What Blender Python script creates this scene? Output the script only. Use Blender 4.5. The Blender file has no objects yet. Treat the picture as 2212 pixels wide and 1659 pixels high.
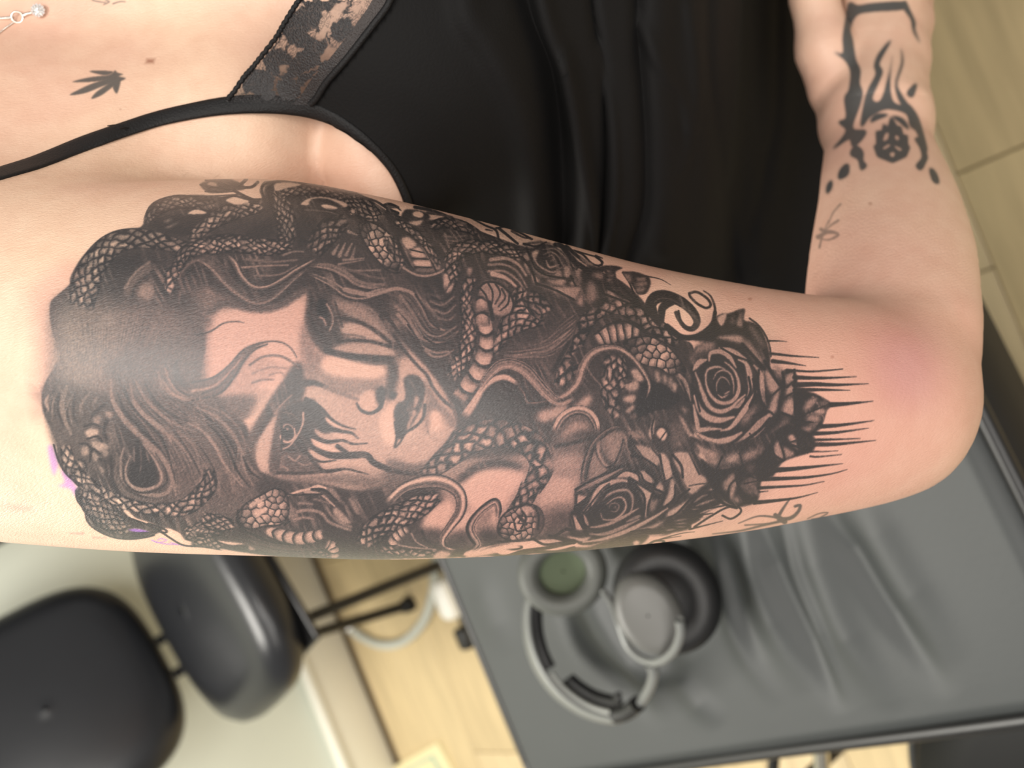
import bpy, bmesh, math, random
import numpy as np
from mathutils import Vector, Matrix
C = bpy.context.scene
# ================================================================= camera, world, lamps, exposure
FPX = 2400.0                                    # focal length in pixels of the 2212 px wide frame
TILT = math.radians(40); ROLL = math.atan2(.379, .925)
CAM = np.array([0, 0, 1.31])
_R = np.array([1.0, 0, 0]); _U = np.array([0, math.sin(TILT), math.cos(TILT)]); FW = np.array([0, math.cos(TILT), -math.sin(TILT)])
XI = -math.cos(ROLL) * _U - math.sin(ROLL) * _R   # direction that lies to the right in the (turned) photograph
YI = math.sin(ROLL) * _U - math.cos(ROLL) * _R    # direction that lies downwards in it
cd_ = bpy.data.cameras.new('camera'); cam = bpy.data.objects.new('camera', cd_); C.collection.objects.link(cam)
cam.matrix_world = Matrix(((XI[0], -YI[0], -FW[0], CAM[0]), (XI[1], -YI[1], -FW[1], CAM[1]), (XI[2], -YI[2], -FW[2], CAM[2]), (0, 0, 0, 1)))
cd_.sensor_width = 36; cd_.lens = FPX / 2212 * 36; cd_.clip_start = .02
cd_.dof.use_dof = True; cd_.dof.focus_distance = .365; cd_.dof.aperture_fstop = 11.0
C.camera = cam
w = bpy.data.worlds.new('room_light'); C.world = w; w.use_nodes = True
w.node_tree.nodes['Background'].inputs[0].default_value = (1.0, .96, .91, 1); w.node_tree.nodes['Background'].inputs[1].default_value = .47
def area(name, loc, target, size, power, col):
    l = bpy.data.lights.new(name, 'AREA'); l.shape = 'RECTANGLE'; l.size, l.size_y = size; l.energy = power; l.color = col
    o = bpy.data.objects.new(name, l); C.collection.objects.link(o); o.location = loc
    o.rotation_euler = (Vector(target) - Vector(loc)).to_track_quat('-Z', 'Y').to_euler(); return o
area('ceiling_light', (.22, -.28, 2.25), (.10, .35, 1.1), (.56, .34), 15, (1, .96, .90))
area('fill_light_rear', (-.3, -1.7, 2.45), (-.1, .3, .6), (1.3, .7), 24, (1, .96, .90))  # added fill lamp out of view, reaches the floor under the table
area('fill_light_side', (-1.15, -.95, 2.45), (0, .45, .5), (1.7, 1.0), 25, (1, .95, .88))  # added fill, no lamp seen there; lifts the floor and one side of the arm
area('ceiling_light_wall', (-.3, 1.7, 2.55), (-.3, 1.7, 0), (1.2, .6), 74, (1, .96, .88))
C.view_settings.view_transform = 'Standard'; C.view_settings.look = 'None'; C.view_settings.gamma = 1; C.view_settings.use_curve_mapping = False
C.view_settings.exposure = -0.12
# ================================================================= helpers
def W(px, py, D):
    """a pixel of the photograph at depth D -> world point(s)"""
    px, py, D = np.broadcast_arrays(np.asarray(px, float), np.asarray(py, float), np.asarray(D, float))
    return CAM + D[..., None] * FW + ((px - 1106) / FPX * D)[..., None] * XI + ((py - 829.5) / FPX * D)[..., None] * YI
def WZ(px, py, z):
    r = FW + (px - 1106) / FPX * XI + (py - 829.5) / FPX * YI
    return CAM + r * ((z - CAM[2]) / r[2])
def WY(px, py, y):
    r = FW + (px - 1106) / FPX * XI + (py - 829.5) / FPX * YI
    return CAM + r * ((y - CAM[1]) / r[1])
def to_world(p):                                # body frame (x right, y down, d away) -> world
    return CAM + p[:, :1] * XI + p[:, 1:2] * YI + p[:, 2:3] * FW
def to_px(p): return np.stack([1106 + FPX * p[:, 0] / p[:, 2], 829.5 + FPX * p[:, 1] / p[:, 2]], 1)
def from_world(q):
    q = np.asarray(q, float) - CAM; return np.stack([q @ XI, q @ YI, q @ FW], -1)
def lin(r, g, b):
    f = lambda c: (c / 255 / 12.92) if c < 10.3 else ((c / 255 + .055) / 1.055) ** 2.4
    return (f(r), f(g), f(b), 1)
def mat(name, col, rough=.5, spec=.5, metal=0, noise=0, nscale=20, bump=0, bscale=60, coat=0, sheen=0, stretch=(1, 1, 1), coords='Object'):
    m = bpy.data.materials.new(name); m.use_nodes = True; nt = m.node_tree; b = nt.nodes['Principled BSDF']
    b.inputs['Base Color'].default_value = col; b.inputs['Roughness'].default_value = rough; b.inputs['Specular IOR Level'].default_value = spec
    b.inputs['Metallic'].default_value = metal; b.inputs['Coat Weight'].default_value = coat; b.inputs['Sheen Weight'].default_value = sheen
    tc = nt.nodes.new('ShaderNodeTexCoord'); mp = nt.nodes.new('ShaderNodeMapping'); mp.inputs['Scale'].default_value = stretch
    nt.links.new(tc.outputs[coords], mp.inputs[0])
    if noise:
        n = nt.nodes.new('ShaderNodeTexNoise'); n.inputs['Scale'].default_value = nscale; n.inputs['Detail'].default_value = 5
        nt.links.new(mp.outputs[0], n.inputs['Vector'])
        r = nt.nodes.new('ShaderNodeMapRange'); r.inputs['To Min'].default_value = 1 - noise; r.inputs['To Max'].default_value = 1 + noise; r.inputs['From Min'].default_value = .25; r.inputs['From Max'].default_value = .75
        nt.links.new(n.outputs['Fac'], r.inputs['Value'])
        mx = nt.nodes.new('ShaderNodeMix'); mx.data_type = 'RGBA'; mx.blend_type = 'MULTIPLY'; mx.inputs[0].default_value = 1; mx.inputs[6].default_value = col
        nt.links.new(r.outputs[0], mx.inputs[7]); nt.links.new(mx.outputs[2], b.inputs['Base Color'])
    if bump:
        n = nt.nodes.new('ShaderNodeTexNoise'); n.inputs['Scale'].default_value = bscale; n.inputs['Detail'].default_value = 4
        nt.links.new(mp.outputs[0], n.inputs['Vector'])
        bp = nt.nodes.new('ShaderNodeBump'); bp.inputs['Strength'].default_value = bump; bp.inputs['Distance'].default_value = .001
        nt.links.new(n.outputs['Fac'], bp.inputs['Height']); nt.links.new(bp.outputs[0], b.inputs['Normal'])
    return m
WO = {}                                         # world origin of every object built (nothing is rotated)
def link(o, parent=None):
    C.collection.objects.link(o); WO[o.name] = Vector(o.location)
    if parent is not None:
        o.parent = parent; o.matrix_parent_inverse = Matrix.Identity(4); o.location = WO[o.name] - WO[parent.name]
    return o
def tag(o, label=None, cat=None, group=None, kind=None):
    for k, v in (('label', label), ('category', cat), ('group', group), ('kind', kind)):
        if v: o[k] = v
    return o
def mesh_np(name, V, F, m, parent=None, smooth_=True, origin=None):
    """F: list of index lists or an (n, 4) array; vertices in world space"""
    V = np.asarray(V, float); org = np.array(origin if origin is not None else (WO[parent.name] if parent is not None else V.mean(0)), float)
    me = bpy.data.meshes.new(name); V = V - org
    if isinstance(F, np.ndarray):
        n, k = F.shape; me.vertices.add(len(V)); me.vertices.foreach_set('co', V.astype(np.float32).ravel())
        me.loops.add(n * k); me.loops.foreach_set('vertex_index', F.astype(np.int32).ravel())
        me.polygons.add(n); me.polygons.foreach_set('loop_start', (np.arange(n) * k).astype(np.int32)); me.polygons.foreach_set('loop_total', np.full(n, k, np.int32))
        me.update(calc_edges=True)
    else: me.from_pydata(V.tolist(), [], [list(f) for f in F])
    if smooth_: me.polygons.foreach_set('use_smooth', np.ones(len(me.polygons), bool))
    me.materials.append(m); me.validate(); o = bpy.data.objects.new(name, me)
    o.location = org; link(o, parent); return o
def empty(name, loc, label, cat, group=None):
    o = bpy.data.objects.new(name, None); o.empty_display_size = .05; o.location = loc; link(o)
    return tag(o, label, cat, group)
def grid_faces(nu, nv, cu=False, cv=False):
    i, j = np.meshgrid(np.arange(nu if cu else nu - 1), np.arange(nv if cv else nv - 1), indexing='ij'); i, j = i.ravel(), j.ravel(); a, b = (i + 1) % nu, (j + 1) % nv
    return np.stack([i * nv + j, a * nv + j, a * nv + b, i * nv + b], 1)
def spline(p, n):
    p = np.asarray(p, float); q = np.vstack([2 * p[0] - p[1], p, 2 * p[-1] - p[-2]]); t = np.linspace(0, len(p) - 1 - 1e-6, n); i = t.astype(int); t = (t - i)[:, None]
    a, b, c, d = q[i], q[i + 1], q[i + 2], q[i + 3]
    return .5 * (2 * b + (c - a) * t + (2 * a - 5 * b + 4 * c - d) * t * t + (3 * b - a - 3 * c + d) * t ** 3)
def tube(pts, r, n=10, m=40, closed=False, flat=None):
    """vertices and faces of a swept tube; r may be a list; flat=(normal, factor) squashes it along a normal"""
    p = np.asarray(pts, float)
    if closed: p = np.vstack([p, p[:1]])
    p = spline(p, m)
    if closed: p = p[:-1]; m -= 1
    R = np.interp(np.linspace(0, 1, m), np.linspace(0, 1, len(np.atleast_1d(r))), np.atleast_1d(r))
    t = np.gradient(p, axis=0) if not closed else np.roll(p, -1, 0) - np.roll(p, 1, 0); t /= np.linalg.norm(t, axis=1, keepdims=True)
    u = np.array([.31, .27, .91]) if flat is None else np.asarray(flat[0], float); V = []; a = np.linspace(0, 2 * math.pi, n, endpoint=False)
    for k in range(m):
        v = np.cross(t[k], u); v /= np.linalg.norm(v); w2 = np.cross(v, t[k]); u2 = w2 if flat is not None else w2
        if flat is None: u = w2
        V.append(p[k] + R[k] * (np.cos(a)[:, None] * v + np.sin(a)[:, None] * w2 * (1 if flat is None else flat[1])))
    V = np.vstack(V); F = [list(f) for f in grid_faces(m, n, closed, True)]
    if not closed: F += [list(range(n))[::-1], list(range((m - 1) * n, m * n))]
    return V, F
def join(parts):
    V, F, o = [], [], 0
    for v, f in parts:
        V.append(v); F += [[int(i) + o for i in q] for q in f]; o += len(v)
    return np.vstack(V), F
def rbox(cx, sx, ax=None, r=.01, seg=3):
    """rounded box: centre, full sizes, axes (3 rows), bevel radius"""
    bm = bmesh.new(); bmesh.ops.create_cube(bm, size=1); bmesh.ops.scale(bm, vec=sx, verts=bm.verts)
    bmesh.ops.bevel(bm, geom=list(bm.edges), offset=r, segments=seg, affect='EDGES', profile=.5)
    V = np.array([v.co[:] for v in bm.verts]); F = [[v.index for v in f.verts] for f in bm.faces]; bm.verts.index_update(); bm.free()
    A = np.eye(3) if ax is None else np.asarray(ax, float)
    return V @ A + np.asarray(cx, float), F
def lathe(profile, origin, axis, n=48, ref=(0, 0, 1), scale=(1, 1)):
    ax = np.asarray(axis, float); ax /= np.linalg.norm(ax); u = np.cross(ax, ref); u /= np.linalg.norm(u); v = np.cross(ax, u)
    a = np.linspace(0, 2 * math.pi, n, endpoint=False); pr = np.asarray(profile, float); V = []
    for r, h in pr: V.append(np.asarray(origin) + h * ax + r * (scale[0] * np.cos(a)[:, None] * u + scale[1] * np.sin(a)[:, None] * v))
    F = [list(f) for f in grid_faces(len(pr), n, False, True)]
    return np.vstack(V), F
# ---------------------------------------------------------------- tattoo artwork (ink density on the skin)
import numpy as np
CW, CH = 2212, 1260
K = np.zeros((CH, CW), np.float32)      # black ink
G = np.zeros((CH, CW), np.float32)      # old blue-grey ink
RED = np.zeros((CH, CW), np.float32)    # irritated skin
PUR = np.zeros((CH, CW), np.float32)    # violet stencil marks
BRN = np.zeros((CH, CW), np.float32)    # moles
rng = np.random.default_rng(7)
TILE = dict(a=(80, 370, 5.53), b=(80, 660, 5.53), c=(80, 930, 5.53), d=(460, 370, 5.53), e=(460, 640, 5.53),
            f=(460, 930, 5.53), g=(840, 400, 5.53), h=(840, 660, 5.53), i=(840, 930, 5.53), j=(1200, 480, 5.53),
            k=(1200, 720, 5.53), l=(1200, 930, 5.53), m=(1500, 640, 5.027), n=(1460, 860, 5.027),
            F=(420, 620, 3.687), L=(80, 780, 3.687), A=(80, 370, 3.687), q=(1500, 0, 3.107), r=(0, 0, 2.458), z=(0, 0, 1.0))
def P(s):
    t, s = s.split(':'); x0, y0, c = TILE[t]
    a = np.array([float(v) for v in s.replace(' ', ',').split(',')]).reshape(-1, 2)
    return a / c + (x0, y0)
def smooth(p, step=2.0, closed=False):
    p = np.asarray(p, float)
    if len(p) < 3 and not closed:
        n = max(2, int(np.hypot(*(p[-1] - p[0])) / step)); t = np.linspace(0, 1, n)[:, None]
        return p[0] * (1 - t) + p[-1] * t
    q = np.vstack([p[-1:], p, p[:2]]) if closed else np.vstack([2 * p[0] - p[1], p, 2 * p[-1] - p[-2]])
    out = []
    for i in range(len(q) - 3):
        a, b, c, d = q[i:i + 4]
        n = max(2, int(np.hypot(*(c - b)) / step)); t = np.linspace(0, 1, n, endpoint=False)[:, None]
        out.append(.5 * (2 * b + (c - a) * t + (2 * a - 5 * b + 4 * c - d) * t * t + (3 * b - a - 3 * c + d) * t ** 3))
    if not closed: out.append(p[-1:])
    return np.vstack(out)
def box(p, m):
    x0, y0 = np.floor(p.min(0) - m).astype(int); x1, y1 = np.ceil(p.max(0) + m).astype(int) + 1
    x0, y0, x1, y1 = max(0, x0), max(0, y0), min(CW, x1), min(CH, y1)
    if x1 <= x0 or y1 <= y0: return None
    return x0, y0, x1, y1
def blur(a, s):
    if s < .3: return a
    r = int(3 * s) + 1; k = np.exp(-.5 * (np.arange(-r, r + 1) / s) ** 2); k /= k.sum()
    a = np.apply_along_axis(lambda v: np.convolve(v, k, 'same'), 0, a)
    return np.apply_along_axis(lambda v: np.convolve(v, k, 'same'), 1, a)
def put(buf, b, m, v):
    x0, y0, x1, y1 = b; t = buf[y0:y1, x0:x1]; t += (v - t) * m
def inside(p, b):
    x0, y0, x1, y1 = b; ys = np.arange(y0, y1) + 0.0
    M = np.zeros((y1 - y0, x1 - x0), np.float32); X = np.arange(x0, x1)
    xa, ya = p[:, 0], p[:, 1]; xb, yb = np.roll(xa, -1), np.roll(ya, -1)
    for r, y in enumerate(ys):
        c = (ya <= y) != (yb <= y)
        if not c.any(): continue
        xs = np.sort(xa[c] + (y - ya[c]) / (yb[c] - ya[c]) * (xb[c] - xa[c]))
        for i in range(0, len(xs) - 1, 2): M[r] += np.clip(np.minimum(X + .5, xs[i + 1]) - np.maximum(X - .5, xs[i]), 0, 1)
    return M
def fill(s, v, soft=1.5, a=1.0, buf=None, curve=True):
    p = P(s) if isinstance(s, str) else s
    if curve: p = smooth(p, 3, True)
    b = box(p, 3 * soft + 2)
    if b is None: return
    put(K if buf is None else buf, b, np.clip(blur(inside(p, b), soft), 0, 1) * a, v)
def near(p, b):
    """nearest point of a polyline for each pixel of b: arc length, signed offset, distance, fraction of index"""
    x0, y0, x1, y1 = b; Y, X = np.mgrid[y0:y1, x0:x1].astype(np.float32)
    D = np.full(X.shape, 1e9, np.float32); S = np.zeros_like(D); T = np.zeros_like(D)
    L = 0.0
    for i in range(len(p) - 1):
        d = p[i + 1] - p[i]; l2 = d @ d
        if l2 < 1e-9: continue
        l = l2 ** .5
        t = ((X - p[i, 0]) * d[0] + (Y - p[i, 1]) * d[1]) / l2; t = np.clip(t, 0, 1)
        ex = X - p[i, 0] - t * d[0]; ey = Y - p[i, 1] - t * d[1]; q = ex * ex + ey * ey
        m = q < D; D[m] = q[m]; S[m] = (L + t * l)[m]; T[m] = np.sign(d[0] * ey - d[1] * ex)[m]
        L += l
    D = np.sqrt(D)
    return S, D * T, D, L, X, Y
def line(s, w=3.0, v=.9, w1=None, soft=.8, a=1.0, buf=None, step=4.0):
    """stroke with widths in photo pixels, tapering from w to w1 (or a list of widths)"""
    p = smooth(P(s) if isinstance(s, str) else s, step)
    w = list(w) if isinstance(w, (list, tuple)) else [w, w if w1 is None else w1]
    seg = np.r_[0, np.cumsum(np.hypot(*np.diff(p, axis=0).T))]; Lt = seg[-1] + 1e-6
    for c in range(0, len(p) - 1, 14):
        q = p[c:c + 15]; b = box(q, max(w) / 2 + 2 * soft + 2)
        if b is None: continue
        S, _, D, _, _, _ = near(q, b)
        hw = np.interp((S + seg[c]) / Lt, np.linspace(0, 1, len(w)), np.array(w) / 2)
        m = np.clip((hw - D) / (2 * soft) + .5, 0, 1) * a
        # no doubled ends between chunks: keep only pixels whose nearest point is interior
        last = c + 15 >= len(p); Lq = seg[min(c + 14, len(p) - 1)] - seg[c]
        if not last: m = np.where(S >= Lq - 1e-4, 0, m)
        put(K if buf is None else buf, b, m, v)
_tab = rng.random(4096).astype(np.float32)
def n1(x):
    i = np.floor(x).astype(int); t = x - i; t = t * t * (3 - 2 * t)
    return _tab[i & 4095] * (1 - t) + _tab[(i + 1) & 4095] * t
def n2(x, y):
    xi, yi = np.floor(x).astype(int), np.floor(y).astype(int); u, v = x - xi, y - yi
    u = u * u * (3 - 2 * u); v = v * v * (3 - 2 * v)
    h = lambda a, b: _tab[(a * 73 + b * 1471 + (a * b) % 97) & 4095]
    return (h(xi, yi) * (1 - u) + h(xi + 1, yi) * u) * (1 - v) + (h(xi, yi + 1) * (1 - u) + h(xi + 1, yi + 1) * u) * v
_sd = [0]
def ribbon(s, hw, func, fade=9.0, soft=.9):
    sc = TILE[s.split(':')[0]][2] if isinstance(s, str) else 1.0
    p = smooth(P(s) if isinstance(s, str) else s, 5)
    hw = np.array(hw if isinstance(hw, (list, tuple)) else [hw], float) / sc
    b = box(p, hw.max() + 4)
    if b is None: return
    S, T, D, L, X, Y = near(p, b)
    h = np.interp(S / L, np.linspace(0, 1, len(hw)), hw)
    m = np.clip((h - D) / (2 * soft) + .5, 0, 1) * np.clip(S / fade, 0, 1) * np.clip((L - S) / fade, 0, 1)
    _sd[0] += 31
    v, al = func(S, T, h, X, Y, L)
    put(K, b, m * al, np.clip(v, 0, .95))
def scale_tone(u, v, X, Y, sz, tone, dk):
    wx, wy = n2(X / sz * .7 + _sd[0], Y / sz * .7) - .5, n2(X / sz * .7 + 50, Y / sz * .7 + _sd[0]) - .5
    q1 = u + v + .8 * wx + .35 * (n2(X / sz * 2.2, Y / sz * 2.2 + 9) - .5); q2 = u - v + .8 * wy + .35 * (n2(X / sz * 2.2 + 70, Y / sz * 2.2) - .5)
    a, c = q1 - np.floor(q1), q2 - np.floor(q2)
    e = np.minimum(np.minimum(a, 1 - a), np.minimum(c, 1 - c))
    ci = np.floor(q1).astype(int) * 131 + np.floor(q2).astype(int) * 37 + _sd[0]
    r, r2 = _tab[ci & 4095], _tab[(ci * 7 + 11) & 4095]
    fib = n2(X * .8 + Y * .3, Y * .35 - X * .1) - .5
    # each scale: a light leaf fading into a dark root, the gaps dark and uneven
    leaf = np.clip(e / .34, 0, 1) ** .8 * np.clip(.25 + 1.25 * (a + c) / 2 + .5 * fib, 0, 1)
    base = .72 - (.82 - tone) * leaf * (.65 + .5 * r) + .16 * (1 - dk)
    lw = .05 + .16 * n2(X / sz * 1.1 + 20, Y / sz * 1.1)
    ln = np.clip((lw - e) / .10 + .2, 0, 1) * (.75 + .25 * r2)
    dim = .30 * np.clip(n2(X / 34 + _sd[0], Y / 34) - .42, 0, 1)
    return np.clip(base * (1 - ln) + .92 * ln + dim, 0, .94)
def snake(s, hw, sz=16, tone=.25, dark=1.0, edge=.92, shade=.5, lit=0.0, wide=1.0):
    def f(S, T, h, X, Y, L):
        t = T / np.maximum(h, 1)
        # scales follow the girth: the count across stays the same where the body thins
        v = scale_tone(S / sz * .62, T / sz * 1.05 * wide, X, Y, sz, tone, dark)
        v = v + shade * np.clip(np.abs(t - lit) , 0, 1.3) ** 2.2
        ln = np.clip((np.abs(t) - .9) / .06, 0, 1)
        return v * (1 - ln) + edge * ln, 1.0
    ribbon(s, hw, f)
def belly(s, hw, sp=20, tone=.12, dark=.75, edge=.9, bow=.25, flip=1):
    def f(S, T, h, X, Y, L):
        t = T / np.maximum(h, 1)
        u = S / sp + bow * t * t + .12 * (n2(X / 14, Y / 14) - .5); a = u - np.floor(u)
        if flip < 0: a = 1 - a
        v = tone + dark * np.clip((.55 - a) * 1.5, 0, 1) ** 1.4 + .45 * np.abs(t) ** 3 + .12 * (n2(X * .7, Y * .35) - .5)
        ln = np.clip((.10 - np.minimum(a, 1 - a)) / .06 + .3, 0, 1); ln = np.maximum(ln, np.clip((np.abs(t) - .9) / .06, 0, 1))
        return v * (1 - ln) + edge * ln, 1.0
    ribbon(s, hw, f)
def lock(s, hw, tone=.45, n=3.0, amp=.5, edge=.85, lit=-.2, a=1.0, w=.08):
    def f(S, T, h, X, Y, L):
        t = T / np.maximum(h, 1)
        st = n1((t * n + 9 + _sd[0] * 1.7 + .5 * n1(S / 45 + _sd[0])) * 1.0) - .5
        st2 = n1((t * n * 3.1 + _sd[0] + .7 * n1(S / 30))) - .5
        v = tone + amp * st + .35 * amp * st2 + .3 * np.abs(t - lit) ** 1.8 + .1 * (n2(X * .5, Y * .5) - .5)
        ln = np.clip((np.abs(t) - (1 - w * 1.6)) / w, 0, 1)
        return v * (1 - ln) + edge * ln, a
    ribbon(s, hw, f, 18.0)
def strands(sa, sb, n, v=(.35, .9), w=(1.5, 4.5), a=.8, trim=.12):
    A = smooth(P(sa), 4); B = smooth(P(sb), 4); m = 26
    ra = A[np.linspace(0, len(A) - 1, m).astype(int)]; rb = B[np.linspace(0, len(B) - 1, m).astype(int)]
    for i in range(n):
        t = (i + .5 + .5 * rng.uniform(-1, 1)) / n; dt = rng.uniform(-.4, .4) / n * 2
        tt = np.clip(t + dt * np.linspace(-1, 1, m), 0, 1)[:, None]
        q = ra * (1 - tt) + rb * tt; i0 = int(rng.uniform(0, trim) * m * 2); i1 = m - int(rng.uniform(0, trim) * m * 2)
        ww = rng.uniform(*w); line(q[i0:i1:3], [.5, ww, ww * .8, .5], v[0] if i % 2 else v[1], soft=1.0, a=a * rng.uniform(.5, 1))
def pebble(s, size, tone=.2, edge=.92, shade=.35, jit=.35, dk=.5, ring=True):
    p = smooth(P(s), 3, True); b = box(p, 4)
    x0, y0, x1, y1 = b; M = np.clip(blur(inside(p, b), .8), 0, 1)
    gx = np.arange(x0 - size, x1 + size, size); gy = np.arange(y0 - size, y1 + size, size * .87)
    pts = np.array([(x + (size / 2 if j % 2 else 0), y) for j, y in enumerate(gy) for x in gx])
    pts = pts + rng.uniform(-jit, jit, pts.shape) * size
    Y, X = np.mgrid[y0:y1, x0:x1].astype(np.float32); d1 = np.full(X.shape, 1e9, np.float32); d2 = d1.copy(); R = np.zeros_like(d1); DY = R.copy()
    for (px, py) in pts:
        q = np.hypot(X - px, Y - py); m = q < d1
        d2 = np.where(m, d1, np.minimum(d2, q)); R[m] = rng.random(); DY[m] = ((Y - py) + (X - px))[m] / size; d1[m] = q[m]
    e = (d2 - d1) / size; v = tone + (R - .5) * .25 + dk * np.clip(DY + .1, 0, 1) + .2 * np.clip(.35 - e, 0, 1)
    cen = p.mean(0); rad = np.hypot(*(p - cen).T).mean(); v += shade * np.clip(np.hypot(X - cen[0], Y - cen[1]) / rad, 0, 1.2) ** 3
    ln = np.clip((.13 - e) / .09 + .3, 0, 1); v = v * (1 - ln) + edge * ln
    put(K, b, M, np.clip(v, 0, .95))
    if ring: line(np.vstack([p[::4], p[:1]]), 3.2, .92)
def many(txt, f):
    """one item per ';' : points | numbers"""
    for it in txt.split(';'):
        if not it.strip(): continue
        s, *num = it.strip().split('|'); f(s, *[float(x) for x in num])
def lines(tile, txt, v=.88, soft=.8, a=1.0, buf=None):
    many(txt, lambda s, w=3, w1=None, vv=None: line(tile + ':' + s, w, v if vv is None else vv, w1, soft, a, buf))
def lights(tile, txt, v=.3, soft=2.0):
    many(txt, lambda s, vv=None, sf=None: fill(tile + ':' + s, v if vv is None else vv, soft if sf is None else sf))
def rims(tile, txt, v=.22, soft=1.6):
    """petal rims: a light band with a dark lip on one side"""
    sc = TILE[tile][2]
    def f(s, w, vv=None):
        w = w / sc; line(tile + ':' + s, [w * .35, w, w, w * .35], v if vv is None else vv, soft=soft)
    many(txt, f)
def draw_tattoo():
    # ---- dark ground of the whole piece
    OUT = 'z:108,660 112,714 129,761 120,787 102,819 91,850 93,886 107,922 122,957 127,997 147,1028 174,1042 163,1060 167,1080 183,1104 188,1125 207,1143 243,1160 281,1164 320,1158 345,1150 360,1140 385,1150 405,1167 460,1181 520,1192 600,1202 700,1208 800,1209 900,1206 990,1203 1010,1190 1080,1175 1180,1165 1260,1160 1330,1165 1420,1150 1500,1130 1520,1100 1500,1020 1500,900 1500,760 1470,730 1420,690 1380,640 1330,600 1270,580 1240,570 1171,521 1129,530 1102,523 1039,501 966,474 930,472 894,452 863,470 820,445 791,426 767,417 713,406 641,393 577,393 565,406 566,430 550,433 442,422 396,423 366,430 337,442 317,460 306,489 275,495 252,503 230,515 207,527 181,551 165,574 152,600 149,616 120,641'
    fill(OUT, .80, 1.2)
    fill('z:870,470 900,452 1000,470 1100,500 1240,545 1290,600 1200,560 1100,520 1000,485 930,475', .15, 2)
    # ---- crown: washed-out shading, ink kept paler to paint in the gloss highlight
    fill('z:112,664 150,640 230,650 330,660 400,690 410,760 380,840 300,850 200,850 110,830 118,790 130,760 114,714', .52, 20)
    fill('z:120,700 200,690 300,700 340,760 300,830 200,840 120,810', .44, 22)
    fill('z:290,680 420,690 440,760 400,850 320,860 270,800', .54, 20)
    lights('A', '580,730 750,655 900,680 980,720 860,790 700,850 600,900|.86|5;600,860 720,800 700,950 620,960|.8|7;1180,870 1200,790 1290,770 1370,830 1350,900 1280,980 1210,960|.82|6;1320,920 1400,950 1420,1040 1360,1080|.34|6;790,970 840,890 900,880 945,950 900,1030 840,1020|.36|5;690,960 780,830 880,740 930,760 800,880 730,1000|.52|5;540,1160 580,1150 600,1210 550,1230|.38|5')
    lines('A', '700,930 790,800 900,720|6|4|.42;760,1000 780,920 870,840 930,790|3|2|.9;740,860 830,770|4|3|.46;960,820 940,920 980,1000|6|4|.8;1130,880 1150,800 1240,720 1330,700|5|6|.5;1160,920 1180,830 1260,760|3|3|.9;1140,960 1130,1050|6|4|.55;1000,880 1010,960 1060,1000|5|4|.85', soft=1.8)
    strands('b:520,60 560,400 620,700 600,900', 'b:1700,40 1550,350 1350,650 1200,860', 60, (.36, .74), (1.5, 4.5), .5)
    strands('b:150,300 200,500 220,760', 'b:700,300 650,560 560,860', 24, (.34, .66), (1.5, 4), .45)
    # ---- hair sweeping from the crown to the jaw
    fill('z:235,780 400,720 430,800 470,870 520,940 560,1030 620,1060 560,1110 460,1130 380,1110 350,1060 330,950 260,870', .60, 10)
    fill('L:40,250 130,150 330,230 560,300 640,450 560,700 420,930 330,960 180,780 80,480', .66, 8)
    strands('z:235,790 258,860 315,930 350,1010 372,1080 378,1120', 'z:300,800 345,870 410,930 462,1000 490,1060 530,1092', 22, (.36, .9), (2, 6), .7)
    strands('z:305,800 350,865 420,920 470,985 500,1050 545,1080', 'z:385,770 392,825 440,870 500,930 530,990 560,1040', 26, (.42, .92), (2, 5), .7)
    strands('f:0,0 150,250 220,500 210,800', 'f:330,60 390,250 300,520 440,720', 14, (.38, .92), (2, 6), .75)
    strands('L:60,420 90,300 150,200', 'L:300,560 260,400 330,240', 14, (.4, .86), (3, 9), .75)
    def stroke(s, w, v, so=1.7): line('L:' + s, [w * .4, w, w, w * .8, w * .3], v, soft=so)
    for s, w, v in (('590,150 600,300 680,450 800,580 930,720 1020,820 1085,950 1105,1070', 12, .40), ('740,180 780,330 900,480 1050,590 1150,680 1230,800', 9, .42), ('640,250 700,400 850,560 1000,720 1065,860', 6, .9), ('750,330 850,430 1000,540 1070,650', 10, .38), ('800,420 950,560 1010,650 1060,800 1110,990', 5, .92), ('780,150 860,300 980,420 1100,500 1260,565', 7, .42), ('690,200 740,330 830,450', 5, .9), ('860,180 950,330 1080,430 1200,480', 5, .88), ('1200,490 1320,560 1420,680 1480,800 1550,900 1640,1000', 7, .34), ('1300,350 1450,395 1560,480 1640,600 1665,740', 6, .5), ('1250,360 1420,440 1540,560 1620,700 1650,850 1720,990', 8, .42), ('1340,480 1460,600 1540,740 1600,880 1700,1010', 5, .92), ('1280,400 1420,500 1530,640 1600,790', 4, .9), ('1130,560 1250,680 1290,810', 6, .45), ('1480,850 1540,920 1560,1050', 9, .48), ('1400,870 1440,960 1450,1090', 9, .5), ('1350,1000 1400,1080', 6, .5), ('1660,800 1750,900 1860,965', 7, .48), ('1700,880 1800,985 1910,1025', 6, .5), ('1640,760 1700,880 1800,950', 5, .9), ('1020,60 1070,180 1160,255 1290,270 1450,225 1590,130 1690,0', 11, .36), ('1000,150 1080,260 1200,305 1330,300 1480,240', 8, .34), ('1050,120 1130,230 1260,285 1420,262 1560,180', 4, .88), ('1110,0 1110,100 1160,180 1240,200', 14, .74), ('960,80 1000,200 1080,290', 7, .42), ('90,270 72,330 95,400', 8, .34), ('240,200 195,330 215,460 270,580', 13, .46), ('185,230 165,380 215,520', 6, .86), ('300,260 290,420 330,520', 6, .84), ('420,250 360,330 340,420', 7, .5), ('480,280 440,360', 6, .5), ('560,330 470,400 420,470', 7, .85), ('590,420 540,520 560,640', 9, .84)): stroke(s, w, v)
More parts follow.
